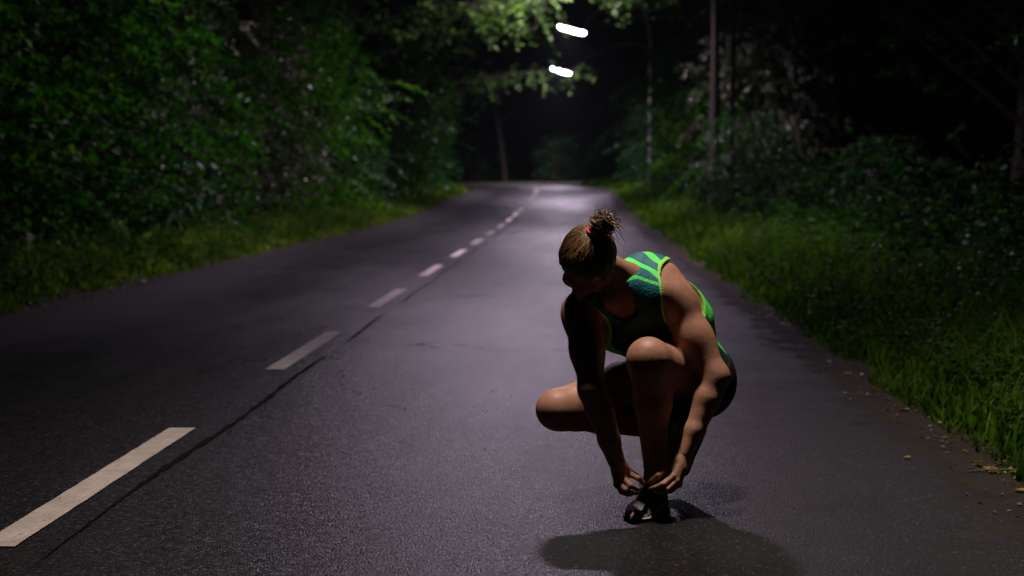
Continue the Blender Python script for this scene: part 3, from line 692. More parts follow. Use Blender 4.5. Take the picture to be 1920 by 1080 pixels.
for (px, py, s_) in [(1525, 640, .06), (1538, 652, .05), (1548, 633, .06), (1570, 640, .07), (1585, 652, .06), (1592, 657, .05), (1560, 660, .05), (1553, 678, .05), (1612, 690, .06), (1640, 732, .05), (1655, 700, .05), (1664, 748, .04), (1695, 768, .06), (1722, 768, .06), (1740, 775, .06), (1762, 780, .05), (1795, 785, .06), (1738, 790, .05), (1840, 872, .07), (1856, 880, .06), (1872, 868, .07), (1890, 876, .06), (1905, 870, .07), (1866, 884, .06), (1912, 880, .06), (1912, 920, .05), (1432, 590, .05), (1415, 577, .06), (1478, 600, .05), (1345, 512, .06), (1362, 520, .05), (1700, 860, .04), (1590, 700, .05), (1490, 645, .04)]:
    put_leaf(px, py, s_, r_.uniform(0, 6.28), r_.uniform(-0.25, 0.25))
tw = Tubes(6); p = P(1870, 884, F_PX * CAM_H / (884 - 335)); tx, ty = float(p[0]), float(p[1]); tz = max(road_surf(tx, ty), float(ground_z(tx, ty)))
twr = empty('twig', (tx, ty, tz)); tw.add([(-0.11, 0, 0.006), (-0.03, 0.012, 0.010), (0.05, 0.004, 0.012), (0.15, 0.02, 0.016)], [0.003, 0.005, 0.005, 0.002]); tw.build('stick', M['bark_pale'], twr)
tw = Tubes(5); tw.add([(-0.03, 0.012, 0.010), (0.0, 0.05, 0.02), (0.04, 0.08, 0.022)], [0.004, 0.003, 0.0015]); tw.build('side_shoot', M['bark_pale'], twr)
tag(twr, 'thin pale twig lying among fallen leaves at the road edge', 'twig')

# ------------------------------------------------------------------ lamp bloom: thin even volume added round camera and road
hx0, hx1, hy0, hy1, hz0, hz1 = -540.0, 540.0, -410.0, 610.0, -1.2, 26.0
hv = [(x, y, z) for x in (hx0, hx1) for y in (hy0, hy1) for z in (hz0, hz1)]
hz = mesh_np('bloom_volume', hv, np.array([(0, 1, 3, 2), (4, 6, 7, 5), (0, 4, 5, 1), (2, 3, 7, 6), (0, 2, 6, 4), (1, 5, 7, 3)]))
hm = bpy.data.materials.new('lamp_bloom_air'); hm.use_nodes = True; hn = hm.node_tree; hn.nodes.clear()
ho = hn.nodes.new('ShaderNodeOutputMaterial'); hp_ = hn.nodes.new('ShaderNodeVolumePrincipled')
hp_.inputs['Color'].default_value = (0.80, 0.88, 1.0, 1); hp_.inputs['Density'].default_value = BLOOM_DENSITY; hp_.inputs['Anisotropy'].default_value = 0.2
hn.links.new(hp_.outputs[0], ho.inputs['Volume']); hz.data.materials.append(hm); tag(hz, 'thin unseen volume added around the road to bloom the lamps', 'bloom_volume', kind='stuff')
S.cycles.volume_bounces = 0
# ------------------------------------------------------------------ the runner
class SDF:
    """signed-distance grid with smooth unions, meshed with surface nets"""
    def __init__(s, lo, hi, h):
        s.lo = np.array(lo, float); s.h = h
        s.n = np.ceil((np.array(hi) - s.lo) / h).astype(int) + 1
        s.f = np.full(s.n, 0.5, np.float32)
    def box(s, lo, hi):
        a = np.clip(((np.asarray(lo) - s.lo) / s.h).astype(int), 0, s.n - 1); b = np.clip(((np.asarray(hi) - s.lo) / s.h).astype(int) + 2, 1, s.n)
        sl = tuple(slice(a[i], b[i]) for i in range(3))
        ax = [s.lo[i] + s.h * np.arange(a[i], b[i]) for i in range(3)]
        return sl, np.stack(np.meshgrid(*ax, indexing='ij'), -1).astype(np.float32)
    def put(s, sl, d, k, sub=False):
        f = s.f[sl]
        if sub:
            h = np.clip(0.5 - 0.5 * (d + f) / k, 0, 1); s.f[sl] = f * (1 - h) - d * h + k * h * (1 - h)
        else:
            h = np.clip(0.5 + 0.5 * (f - d) / k, 0, 1); s.f[sl] = f * (1 - h) + d * h - k * h * (1 - h)
    def cone(s, a, b, ra, rb, k=0.02, side=None, ratio=1.0, sub=False):
        a = np.asarray(a, float); b = np.asarray(b, float); m = max(ra, rb) * max(1, ratio) + 0.05 + k
        sl, p = s.box(np.minimum(a, b) - m, np.maximum(a, b) + m)
        s.put(sl, cone_d(p, a, b, ra, rb, side, ratio), k, sub)
    def ell(s, c, axes, r, k=0.02, sub=False):
        c = np.asarray(c, float); m = max(r) + 0.05 + k; sl, p = s.box(c - m, c + m)
        s.put(sl, ell_d(p, c, axes, r), k, sub)
    def chain(s, pts, rs, k=0.02, **kw):
        for i in range(len(pts) - 1): s.cone(pts[i], pts[i + 1], rs[i], rs[i + 1], k, **kw)
    def mesh(s): return surface_nets(s.f, s.lo, s.h)
def cone_d(p, a, b, ra, rb, side=None, ratio=1.0):
    ab = b - a; L2 = float(ab @ ab) + 1e-12; pa = p - a.astype(np.float32)
    t = np.clip((pa @ ab.astype(np.float32)) / L2, 0, 1)
    q = pa - t[..., None] * ab.astype(np.float32)
    if side is not None:
        sv = nrm(side).astype(np.float32); w = q @ sv
        q = q + ((1 / ratio - 1) * w)[..., None] * sv
    return np.sqrt((q * q).sum(-1)) - (ra + (rb - ra) * t)
def ell_d(p, c, axes, r):
    q = p - np.asarray(c, np.float32)
    a0 = nrm(axes[0]); a1 = nrm(axes[1] - a0 * (np.asarray(axes[1]) @ a0)); axes = (a0, a1, np.cross(a0, a1))
    l = np.stack([q @ nrm(ax).astype(np.float32) for ax in axes], -1); r = np.asarray(r, np.float32)
    k0 = np.sqrt(((l / r) ** 2).sum(-1)); k1 = np.sqrt(((l / r ** 2) ** 2).sum(-1)) + 1e-6
    return k0 * (k0 - 1) / k1
def surface_nets(f, lo, h):
    nx, ny, nz = f.shape; ins = f < 0
    c = np.zeros((nx - 1, ny - 1, nz - 1), np.int8)
    for dx in (0, 1):
        for dy in (0, 1):
            for dz in (0, 1): c += ins[dx:nx - 1 + dx, dy:ny - 1 + dy, dz:nz - 1 + dz]
    act = (c > 0) & (c < 8); idx = np.argwhere(act); n = len(idx)
    ids = np.full(act.shape, -1, np.int32); ids[act] = np.arange(n)
    acc = np.zeros((n, 3)); cnt = np.zeros(n)
    corner = [(i, j, k) for i in (0, 1) for j in (0, 1) for k in (0, 1)]
    val = {o: f[idx[:, 0] + o[0], idx[:, 1] + o[1], idx[:, 2] + o[2]] for o in corner}
    for ax in range(3):
        for o in corner:
            if o[ax]: continue
            o2 = list(o); o2[ax] = 1; o2 = tuple(o2)
            v0, v1 = val[o], val[o2]; m = (v0 < 0) != (v1 < 0)
            t = np.where(m, v0 / np.where(m, v0 - v1, 1), 0)
            p = np.tile(np.array(o, float), (n, 1)); p[:, ax] = t
            acc += p * m[:, None]; cnt += m
    V = lo + h * (idx + acc / cnt[:, None])
    F = []
    for ax in range(3):
        a1, a2 = (ax + 1) % 3, (ax + 2) % 3
        s0 = [slice(None)] * 3; s1 = [slice(None)] * 3; s0[ax] = slice(0, -1); s1[ax] = slice(1, None)
        A, B = ins[tuple(s0)], ins[tuple(s1)]; e = np.argwhere(A != B); flip = A[tuple(e.T)]
        ok = (e[:, a1] > 0) & (e[:, a2] > 0) & (e[:, a1] < f.shape[a1] - 1) & (e[:, a2] < f.shape[a2] - 1); e = e[ok]; flip = flip[ok]
        q = []
        for (u, v) in ((-1, -1), (0, -1), (0, 0), (-1, 0)):
            g = e.copy(); g[:, a1] += u; g[:, a2] += v; q.append(ids[tuple(g.T)])
        q = np.stack(q, 1); q[~flip] = q[~flip][:, ::-1]; F.append(q)
    return V, np.concatenate(F)

# --- joints of the crouching pose (world metres)
A_ = np.array
hipL, hipR = A_([.455, 5.13, .405]), A_([.31, 5.22, .395])
kneeL, kneeR = P(1217, 676, 4.80), P(1048, 768, 5.02)
ankL, ankR = P(1230, 893, 4.93), A_([.385, 5.16, .235])
pel = A_([.392, 5.20, .43]); mid = A_([.335, 5.13, .605]); chest = A_([.212, 5.0, .70]); nb = P(1174, 534, 4.92)
shR, shL = P(1092, 585, 4.86), P(1260, 560, 4.95)
elR, elL = P(1110, 730, 4.69), P(1343, 706, 4.86)
wrR, wrL = P(1156, 866, 4.72), P(1284, 852, 4.79)
lat = nrm(shL - shR); plat = nrm(hipL - hipR)
spu = nrm(nb - mid); chf = nrm(np.cross(lat, spu))       # chest: left, up, front
lat = nrm(np.cross(spu, chf))
spl = nrm(mid - pel); pf = nrm(np.cross(plat, spl)); plat2 = nrm(np.cross(spl, pf))
Hc = P(1100, 493, 4.79)                                   # head centre and its axes
hf = nrm([-.24, -.27, -.93]); hu = A_([-.03, -.94, .30]); hu = nrm(hu - hf * (hu @ hf)); hl = nrm(np.cross(hu, hf))
def hp(l, f, u): return Hc + hl * l + hf * f + hu * u

def torso(g, o=0.0, k=0.05):
    """trunk without limbs, grown by o"""
    g.ell(pel + A_([0, 0, .0]), (plat2, pf, spl), (.165 + o, .125 + o, .125 + o), k)
    g.ell(hipL + A_([.01, .07, .0]), (plat2, pf, spl), (.10 + o, .10 + o, .10 + o), k)
    g.ell(hipR + A_([.04, .04, -.01]), (plat2, pf, spl), (.10 + o, .10 + o, .10 + o), k)
    g.cone(pel, mid, .118 + o, .112 + o, k, nrm(plat2 + lat), 1.28)
    g.cone(mid, chest, .112 + o, .122 + o, k, lat, 1.28)
    g.ell(chest + lat * 0.0, (lat, chf, spu), (.172 + o, .125 + o, .15 + o), k)
    for sg in (-1, 1):
        g.ell(chest + lat * sg * .075 + chf * .065 + spu * .03, (lat, chf, spu), (.088 + o, .05 + o, .07 + o), 0.03)      # pectoral
        g.ell(chest + lat * sg * .085 - chf * .075 + spu * .035, (lat, chf, spu), (.075 + o, .045 + o, .09 + o), 0.035)   # shoulder blade
        g.cone(mid + lat * sg * .10 - chf * .02, chest + lat * sg * .135 + spu * .02 - chf * .02, .055 + o, .06 + o, 0.04)  # lat muscle
def shoulders(g, o=0.0):
    for s_, sg in ((shR, -1), (shL, 1)):
        g.cone(nb - spu * .01, s_ + spu * .015, .058 + o, .055 + o, 0.045)
def leg_upper(g, o=0.0, es=(1.0, 1.0)):
    for hip, kn, e in ((hipL, kneeL, es[0]), (hipR, kneeR, es[1])):
        d = kn - hip; m1 = hip + d * .35 + A_([0, 0, .012]); end = hip + d * e
        g.cone(hip, m1, .104 + o, .100 + o, 0.03)
        g.cone(m1, end, .100 + o, (.100 + (.070 - .100) * max(0, (e - .35) / .65)) + o, 0.03)

BL, BH = (-.24, 4.52, 0.03), (.72, 5.50, 1.10)
g = SDF(BL, BH, 0.005)
torso(g); shoulders(g); leg_upper(g)
# neck and head
g.cone(nb - spu * .03, hp(0, -.035, -.055), .066, .056, 0.03)
for sg in (-1, 1): g.cone(nb + lat * sg * .05, hp(sg * .045, -.03, -.04), .03, .024, 0.03)
g.ell(hp(0, -.012, .028), (hl, hf, hu), (.076, .096, .088), 0.02)
g.ell(hp(0, .035, -.035), (hl, hf, hu), (.062, .060, .078), 0.03)
g.cone(hp(0, .055, -.085), hp(0, .068, -.098), .032, .020, 0.025)
for sg in (-1, 1):
    g.cone(hp(sg * .055, -.002, -.055), hp(sg * .02, .06, -.098), .022, .017, 0.025)
    g.ell(hp(sg * .045, .062, -.025), (hl, hf, hu), (.024, .022, .02), 0.02)
    g.cone(hp(sg * .012, .090, .018), hp(sg * .048, .072, .018), .012, .009, 0.012)
g.cone(hp(0, .088, .010), hp(0, .108, -.030), .009, .013, 0.012)
for sg in (-1, 1):
    g.ell(hp(sg * .013, .098, -.034), (hl, hf, hu), (.009, .010, .008), 0.006)
    g.ell(hp(sg * .032, .092, -.002), (hl, hf, hu), (.016, .012, .011), 0.010, sub=True)
    g.ell(hp(sg * .032, .076, -.003), (hl, hf, hu), (.014, .013, .011), 0.004)
g.cone(hp(-.02, .090, -.062), hp(.02, .090, -.062), .007, .007, 0.008); g.cone(hp(-.016, .088, -.074), hp(.016, .088, -.074), .008, .008, 0.008)
for sg in (-1, 1):   # ears: rim, lobe and hollow
    g.ell(hp(sg * .080, -.010, -.005), (nrm(hl * sg - hf * .45), nrm(hf + hl * sg * .45), hu), (.009, .019, .032), 0.008)
    g.ell(hp(sg * .088, -.004, .0), (nrm(hl * sg - hf * .45), nrm(hf + hl * sg * .45), hu), (.006, .010, .018), 0.004, sub=True)
# arms
for sh, el, wr, sg in ((shR, elR, wrR, -1), (shL, elL, wrL, 1)):
    ka = 1.14 if sg > 0 else 1.05
    d = nrm(el - sh); fa = nrm(wr - el); hinge = nrm(np.cross(d, fa)); out = nrm(sh - chest)
    g.ell(sh + d * .02 + out * .012, (d, hinge, np.cross(d, hinge)), (.085, .060 * ka, .060 * ka), 0.03)
    L = np.linalg.norm(el - sh); F_ = np.linalg.norm(wr - el); front = nrm(np.cross(hinge, d)); front = front if front @ fa > 0 else -front
    g.cone(sh, sh + d * L * .5, .056 * ka, .049 * ka, 0.025); g.cone(sh + d * L * .5, el, .049 * ka, .041, 0.04)
    g.ell(sh + d * L * .55 + front * .016, (d, hinge, front), (.085, .034 * ka, .031 * ka), 0.035)
    g.ell(sh + d * L * .48 - front * .018, (d, hinge, front), (.095, .036 * ka, .032 * ka), 0.035)
    g.cone(el, el + fa * F_ * .28, .041, .043, 0.035); g.cone(el + fa * F_ * .28, el + fa * F_ * .7, .043, .032, 0.02)
    g.cone(el + fa * F_ * .7, wr, .032, .0255, 0.02, hinge, 1.15)
    g.ell(el - front * .014, (d, hinge, front), (.028, .026, .024), 0.012)
    g.ell(el + fa * .09 + hinge * .012, (fa, hinge, front), (.085, .027, .028), 0.03)
# knees and lower legs
for kn, an, hip in ((kneeL, ankL, hipL), (kneeR, ankR, hipR)):
    sd = nrm(an - kn); td = nrm(hip - kn); fw = nrm(-(sd + td)); back = nrm(td - sd * (td @ sd)); L = np.linalg.norm(an - kn); hg = nrm(np.cross(sd, back))
    g.ell(kn + fw * .006, (sd, hg, fw), (.070, .067, .066), 0.03)
    g.ell(kn + fw * .050 + sd * .008, (nrm(sd - td), hg, fw), (.030, .026, .020), 0.018)       # kneecap
    g.cone(kn + fw * .02, kn + sd * .07 - back * .016, .052, .044, 0.025)
    g.cone(kn, kn + sd * L * .35, .060, .058, 0.03); g.cone(kn + sd * L * .35, an, .058, .038, 0.03)
    for q in (-1, 1): g.ell(kn + sd * L * .30 + back * .030 + hg * q * .017, (sd, hg, back), (.11, .042, .040), 0.025)
    g.cone(kn + sd * .08 - back * .020, an - back * .006, .026, .022, 0.02)
    for q in (-1, 1): g.ell(an + hg * q * .026, (sd, hg, back), (.018, .014, .018), 0.012)
    g.cone(an + sd * -.08 + back * .028, an + back * .03, .015, .016, 0.012)
g.cone(ankL, ankL + A_([-.02, -.05, -.05]), .036, .036, 0.02); g.cone(ankR, ankR + A_([-.03, -.03, -.05]), .036, .036, 0.02)
Vb, Fb = g.mesh()

# hands on a finer grid
def hand(wr, el, mcp, pip, tip, th, seed):
    fa = nrm(wr - el)
    allp = [wr] + mcp + pip + tip + th; lo = np.min(allp, 0) - .05; hi = np.max(allp, 0) + .05
    h = SDF(lo, hi, 0.0022)
    h.cone(wr - fa * .045, wr, .0275, .025, 0.012); mm = (mcp[1] + mcp[2]) / 2
    for q, m_ in enumerate(mcp):
        h.cone(wr + (m_ - mm) * .35, m_, .0155, [.0125, .0128, .012, .0108][q], 0.013)
    h.cone((wr * .55 + mcp[0] * .45), (wr * .55 + mcp[3] * .45), .014, .015, 0.014)
    for q in range(4):
        r0 = [.0098, .0102, .0096, .0085][q]
        dv = tip[q] - pip[q]; L = np.linalg.norm(dv); bend = nrm((pip[q] - mcp[q]))
        dip = pip[q] + dv * .5 + bend * L * .14
        h.ell(mcp[q] - nrm(tip[q] - mcp[q]) * .001, (nrm(pip[q] - mcp[q]), nrm(mcp[0] - mcp[3]), np.cross(nrm(pip[q] - mcp[q]), nrm(mcp[0] - mcp[3]))), (.013, .010, .012), 0.006)
        h.cone(mcp[q], pip[q], r0 * 1.05, r0 * .95, 0.003); h.cone(pip[q], dip, r0 * .97, r0 * .88, 0.0025); h.cone(dip, tip[q], r0 * .88, r0 * .70, 0.0025)
        h.ell(pip[q], (nrm(dv), nrm(mcp[0] - mcp[3]), np.cross(nrm(dv), nrm(mcp[0] - mcp[3]))), (r0 * 1.08, r0 * 1.02, r0 * 1.05), 0.003)
    h.cone(wr * .8 + th[0] * .2, th[0], .016, .0165, 0.012); h.cone(th[0], th[1], .0155, .0115, 0.006); h.cone(th[1], th[2], .0115, .0085, 0.003)
    return h.mesh()
hR = hand(wrR, elR,
          [P(1181, 889, 4.735), P(1170, 899, 4.715), P(1161, 906, 4.71), P(1157, 910, 4.73)],
          [P(1197, 897, 4.700), P(1183, 911, 4.675), P(1172, 919, 4.675), P(1165, 922, 4.70)],
          [P(1208, 911, 4.735), P(1203, 918, 4.71), P(1194, 925, 4.71), P(1184, 928, 4.72)],
          [P(1176, 884, 4.765), P(1194, 894, 4.785), P(1210, 907, 4.775)], 1)
hL = hand(wrL, elL,
          [P(1254, 880, 4.745), P(1261, 893, 4.725), P(1267, 902, 4.725), P(1272, 909, 4.74)],
          [P(1234, 892, 4.705), P(1243, 908, 4.685), P(1250, 917, 4.69), P(1258, 920, 4.71)],
          [P(1216, 907, 4.735), P(1220, 916, 4.71), P(1229, 922, 4.71), P(1240, 924, 4.72)],
          [P(1260, 872, 4.79), P(1238, 886, 4.80), P(1217, 903, 4.785)], 2)
V = np.concatenate([Vb, hR[0], hL[0]]); F = np.concatenate([Fb, hR[1] + len(Vb), hL[1] + len(Vb) + len(hR[0])])

def skin_m():
    m, nt, bs, out = mat('skin')
    co = coords(nt); f = noise(nt, co, 13, 6, 0.72); f2 = noise(nt, co, 190, 3, 0.6)
    c = ramp(nt, f, [(0.3, (0.27, 0.128, 0.078)), (0.7, (0.45, 0.225, 0.142))])
    nt.links.new(mixc(nt, 0.15, c, ramp(nt, f2, [(0.35, (0.30, 0.12, 0.07)), (0.65, (0.56, 0.31, 0.21))])), bs.inputs['Base Color'])
    bs.inputs['Roughness'].default_value = 0.50; bs.inputs['Specular IOR Level'].default_value = 0.40
    bs.inputs['Subsurface Weight'].default_value = 0.12; bs.inputs['Subsurface Radius'].default_value = (0.012, 0.004, 0.002); bs.inputs['Subsurface Scale'].default_value = 0.6
    bump(nt, math_n(nt, 'ADD', f2, math_n(nt, 'MULTIPLY', noise(nt, co, 45, 4, 0.6), 1.5)), 0.22, 0.004, bs)
    return m
def hair_m():
    m, nt, bs, out = mat('hair')
    r = attr(nt, 'rnd')
    nt.links.new(ramp(nt, r, [(0.0, (0.030, 0.014, 0.006)), (0.45, (0.10, 0.048, 0.017)), (0.8, (0.27, 0.15, 0.055)), (1.0, (0.48, 0.31, 0.13))]), bs.inputs['Base Color'])
    bs.inputs['Roughness'].default_value = 0.36; bs.inputs['Specular IOR Level'].default_value = 0.6
    return m
def shirt_m():
    m, nt, bs, out = mat('running_top')
    trim = attr(nt, 'trim'); fr = attr(nt, 'front'); up = attr(nt, 'up')
    co = coords(nt)
    v = N(nt, 'ShaderNodeTexVoronoi'); v.inputs['Scale'].default_value = 150; nt.links.new(co, v.inputs['Vector'])
    mesh_ = ramp(nt, v.outputs['Distance'], [(0.25, (0.0015, 0.010, 0.010)), (0.6, (0.004, 0.038, 0.032))])
    w = noise(nt, co, 6.0, 4, 0.6)
    neon, dark, teal = (0.10, 0.85, 0.10), (0.006, 0.03, 0.03), (0.004, 0.13, 0.17)
    front = mixc(nt, math_n(nt, 'GREATER_THAN', up, 0.10), mesh_, teal)
    # zigzag stripes on the back
    wv = N(nt, 'ShaderNodeTexWave'); wv.inputs['Scale'].default_value = 5.0; wv.inputs['Distortion'].default_value = 7.0; wv.inputs['Detail'].default_value = 1.5; wv.bands_direction = 'DIAGONAL'; nt.links.new(co, wv.inputs['Vector'])
    back = mixc(nt, math_n(nt, 'GREATER_THAN', math_n(nt, 'ADD', wv.outputs['Fac'], math_n(nt, 'MULTIPLY', math_n(nt, 'GREATER_THAN', up, 0.03), 0.50)), 0.80), neon, (0.004, 0.13, 0.17))
    body = mixc(nt, math_n(nt, 'GREATER_THAN', fr, 0.03), back, front)
    yoke = math_n(nt, 'MULTIPLY', math_n(nt, 'GREATER_THAN', fr, 0.03), math_n(nt, 'LESS_THAN', fr, 0.045))
    body = mixc(nt, yoke, body, neon)
    nt.links.new(mixc(nt, math_n(nt, 'LESS_THAN', trim, 0.010), body, (0.30, 0.78, 0.12)), bs.inputs['Base Color'])
    bs.inputs['Roughness'].default_value = 0.6; bs.inputs['Specular IOR Level'].default_value = 0.35
    f = math_n(nt, 'ADD', w, math_n(nt, 'MULTIPLY', v.outputs['Distance'], 0.12))
    bump(nt, f, 0.5, 0.02, bs)
    return m
M['skin'] = skin_m(); M['hair'] = hair_m(); M['shirt'] = shirt_m()
M['shorts'] = plain('black_shorts', (0.006, 0.006, 0.007), 0.85, 0, 0.3, 20)
M['shorts'].node_tree.nodes['Principled BSDF'].inputs['Specular IOR Level'].default_value = 0.12
M['sock'] = plain('white_sock', (0.80, 0.80, 0.82), 0.85, 0, 0.12, 90)
M['tie'] = plain('red_hair_tie', (0.62, 0.030, 0.055), 0.6, 0, 0.2, 120)
M['sole'] = plain('pale_sole', (0.80, 0.78, 0.75), 0.6, 0, 0.12, 40)
M['lace'] = plain('black_lace', (0.02, 0.02, 0.022), 0.7)
M['outsole'] = plain('black_outsole', (0.012, 0.012, 0.012), 0.8)
def shoe_m():
    m, nt, bs, out = mat('shoe_knit')
    t_ = attr(nt, 'len'); w = attr(nt, 'wid'); h = attr(nt, 'hgt'); co = coords(nt)
    n1 = noise(nt, co, 38, 3, 0.6); n2 = noise(nt, co, 220, 3, 0.7)
    pink, green = (0.66, 0.27, 0.42), (0.36, 0.56, 0.42)
    c = mixc(nt, ramp(nt, math_n(nt, 'ADD', math_n(nt, 'MULTIPLY', w, 1.0), math_n(nt, 'MULTIPLY', n1, 0.35)), [(0.55, (0, 0, 0)), (0.72, (1, 1, 1))]), pink, green)
    c = mixc(nt, ramp(nt, n2, [(0.45, (0, 0, 0)), (0.62, (1, 1, 1))]), c, tuple(x * .55 for x in (0.32, 0.30, 0.30)))
    c = mixc(nt, math_n(nt, 'MULTIPLY', math_n(nt, 'GREATER_THAN', t_, 0.86), math_n(nt, 'LESS_THAN', math_n(nt, 'ADD', h, math_n(nt, 'MULTIPLY', w, .35)), 0.46)), c, (0.62, 0.05, 0.03))
    c = mixc(nt, math_n(nt, 'LESS_THAN', t_, 0.56), c, (0.030, 0.030, 0.034))
    nt.links.new(c, bs.inputs['Base Color']); bs.inputs['Roughness'].default_value = 0.75
    bump(nt, n2, 0.4, 0.003, bs)
    return m
M['shoe'] = shoe_m()

base = A_([.27, 4.95, 0.0])
person = empty('person', tuple(base))
def pm(name, V, F, m, parent=person, smooth=True):
    return mesh_np(name, V - base, F, m, parent, smooth)
pm('body', V, F, M['skin'])

# --- clothes: grown copies of the body, cut at neckline, armholes and hems
def cut(g, fn):
    sl, p = g.box(g.lo, g.lo + g.h * (g.n - 1)); g.f = np.maximum(g.f, fn(p))
armR, armL = shR + lat * -.005, shL + lat * .005
def hole(p, s_, sg):
    """armhole: a tilted sphere round the shoulder, opened outward"""
    a = ell_d(p, s_ + lat * sg * .030 - spu * .02, (lat, chf, spu), (.098 if sg > 0 else .085, .150, .135)); return a
def neck(p): return np.minimum(ell_d(p, nb - lat * .040 + spu * .03 + chf * .045, (lat, chf, spu), (.058, .09, .10)), cone_d(p, nb - lat * .02, hp(0, -.03, -.05), .055, .06))
g2 = SDF((-.10, 4.74, .36), (.64, 5.44, .94), 0.0036)
torso(g2, 0.011); shoulders(g2, 0.010)
def cutshirt(p):
    d = np.maximum(-hole(p, shR, -1), -hole(p, shL, 1)); d = np.maximum(d, -neck(p))
    hem = -((p - (pel + spl * .01 - A_([0,0,0])).astype(np.float32)) @ spl.astype(np.float32))
    return np.maximum(d, hem).astype(np.float32)
cut(g2, cutshirt)
Vs, Fs = g2.mesh()
sh_o = pm('tank_top', Vs, Fs, M['shirt'])
vp = Vs.astype(np.float32)
fattr(sh_o, 'trim', np.minimum(hole(vp, shR, -1), hole(vp, shL, 1)))
fattr(sh_o, 'front', (vp - mid) @ chf - 0.8 * np.clip(np.abs((vp - mid) @ lat) - .055, 0, 1)); fattr(sh_o, 'up', (vp - chest) @ spu)
g3 = SDF((-.14, 4.70, .16), (.72, 5.50, .66), 0.005)
torso(g3, 0.016); HEM = (.60, .76); leg_upper(g3, 0.018, (HEM[0] + .08, HEM[1] + .08))
def cutshorts(p):
    f32 = np.float32; d = (p - (pel + spl * .035).astype(f32)) @ spl.astype(f32)
    for hip, kn, e in ((hipL, kneeL, HEM[0]), (hipR, kneeR, HEM[1])):
        ax = nrm(kn - hip); q = (p - (hip + (kn - hip) * e).astype(f32)) @ ax.astype(f32)
        nearby = cone_d(p, hip, kn, .15, .15) < 0
        d = np.maximum(d, np.where(nearby, q, -1))
    return d.astype(f32)
cut(g3, cutshorts)
Vq, Fq_ = g3.mesh(); pm('shorts', Vq, Fq_, M['shorts'])

# --- hair: scalp cap, combed-back strands, messy bun, loose ends
def scalp(l, f, u, o):
    d = A_([l, f, u], float); d = d / np.linalg.norm(d); r = A_([.076, .096, .088]) + o
    k = 1 / math.sqrt(((d / r) ** 2).sum()); q = d * k
    return hp(q[0], q[1] - .012, q[2] + .028)
rg = np.random.default_rng(40)
gh = SDF(Hc - .15, Hc + .15, 0.0035)
gh.ell(hp(0, -.012, .028), (hl, hf, hu), (.087, .107, .099), 0.01); gh.ell(hp(0, -.055, -.02), (hl, hf, hu), (.062, .05, .055), 0.02)
cut(gh, lambda p: (((p - Hc.astype(np.float32)) @ hf.astype(np.float32)) - .030 - .60 * ((p - Hc.astype(np.float32)) @ hu.astype(np.float32)) + .004 * np.sin(((p - Hc.astype(np.float32)) @ hl.astype(np.float32)) * 160)).astype(np.float32) * .85)
Vh, Fh = gh.mesh(); hair = pm('hair', Vh, Fh, M['hair']); fattr(hair, 'rnd', np.full(len(Vh), .12))
bun_dir = nrm(A_([.012, -.070, .052])); bunp = hp(.010, -.098, .100)
st = Tubes(4); rn = []
def strand(pts, r, c):
    st.add(pts, r); rn.append(np.full(len(pts) * 4, c))
bdir = A_([.06, -.62, .78])
for i in range(1700):
    l = rg.uniform(-1, 1); a = rg.uniform(-1.05, 1.25)
    # start on the hairline (front, temples, nape)
    ph = rg.random() * 2 * PI
    s0 = A_([math.sin(ph), 0, math.cos(ph)]); s0[1] = .72 * s0[2] + .34 if s0[2] > -.2 else -.10 + .25 * s0[2]
    s0 = nrm(s0); e0 = nrm(bdir + rg.normal(size=3) * .10)
    cl = 0.5 + .5 * math.sin(ph * 23 + 2 * math.sin(ph * 7)); o = .0105 + .004 * cl + rg.uniform(0, .004)
    t0 = rg.uniform(0, .35) if i % 3 else 0; pts = []
    for t in np.linspace(t0, 1, 9):
        dd = nrm(s0 * (1 - t) + e0 * t + (rg.normal(size=3) * .015)); pts.append(scalp(*dd, o + .004 * math.sin(PI * t)))
    strand(np.array(pts), np.linspace(.0018, .0013, 9), np.clip(.30 + .35 * cl + rg.normal() * .22, 0, 1))
bu = nrm(hu * .55 - hf * .75); bx1 = hl; bx2 = nrm(np.cross(bu, hl)); tb_ = scalp(*bdir, .012); ta = nrm(bu + hl * .45); tb1 = nrm(np.cross(ta, hf)); tb2 = np.cross(ta, tb1); bc = tb_ + ta * .046 + hl * .006
for i in range(330):      # bun of loose loops
    ax = nrm(rg.normal(size=3) + bu * 1.2); u1 = nrm(np.cross(ax, rg.normal(size=3))); u2 = np.cross(ax, u1)
    R0 = rg.uniform(.010, .033); c0 = bc + rg.normal(size=3) * .010; th0 = rg.random() * 6.28; tt = np.linspace(0, rg.uniform(2.2, 5.0), 10)
    pts = c0 + R0 * (np.cos(th0 + tt)[:, None] * u1 + np.sin(th0 + tt)[:, None] * u2 * .8) + bu * (.010 * np.sin(tt * 1.3))[:, None]
    strand(pts, np.linspace(.0022, .0010, 10), np.clip(.40 + rg.normal() * .3, 0, 1))
for i in range(46):       # loose ends sticking out of the bun
    d = nrm(bu * rg.uniform(.2, 1) + rg.normal(size=3) * .7 + hl * .25); p0 = bc + d * .015; L = rg.uniform(.03, .075); cu = nrm(np.cross(d, rg.normal(size=3)))
    tt = np.linspace(0, 1, 8)[:, None]
    pts = p0 + d * L * tt + cu * L * .55 * tt ** 2 + A_([0, 0, -.03]) * tt ** 2.5
    strand(pts, np.linspace(.0020, .0006, 8), np.clip(.5 + rg.normal() * .3, 0, 1))
for i in range(60):       # fly-aways round the head
    s0 = nrm(rg.normal(size=3) + A_([0, -.3, .5])); p0 = scalp(*s0, .008); d = nrm((p0 - Hc) + rg.normal(size=3) * .08); side = nrm(np.cross(d, rg.normal(size=3)))
    tt = np.linspace(0, 1, 6)[:, None]; L = rg.uniform(.01, .03)
    if s0[1] > .5: continue
    strand(p0 + d * L * .5 * tt + side * L * tt ** 1.3, np.linspace(.0006, .0003, 6), .6)
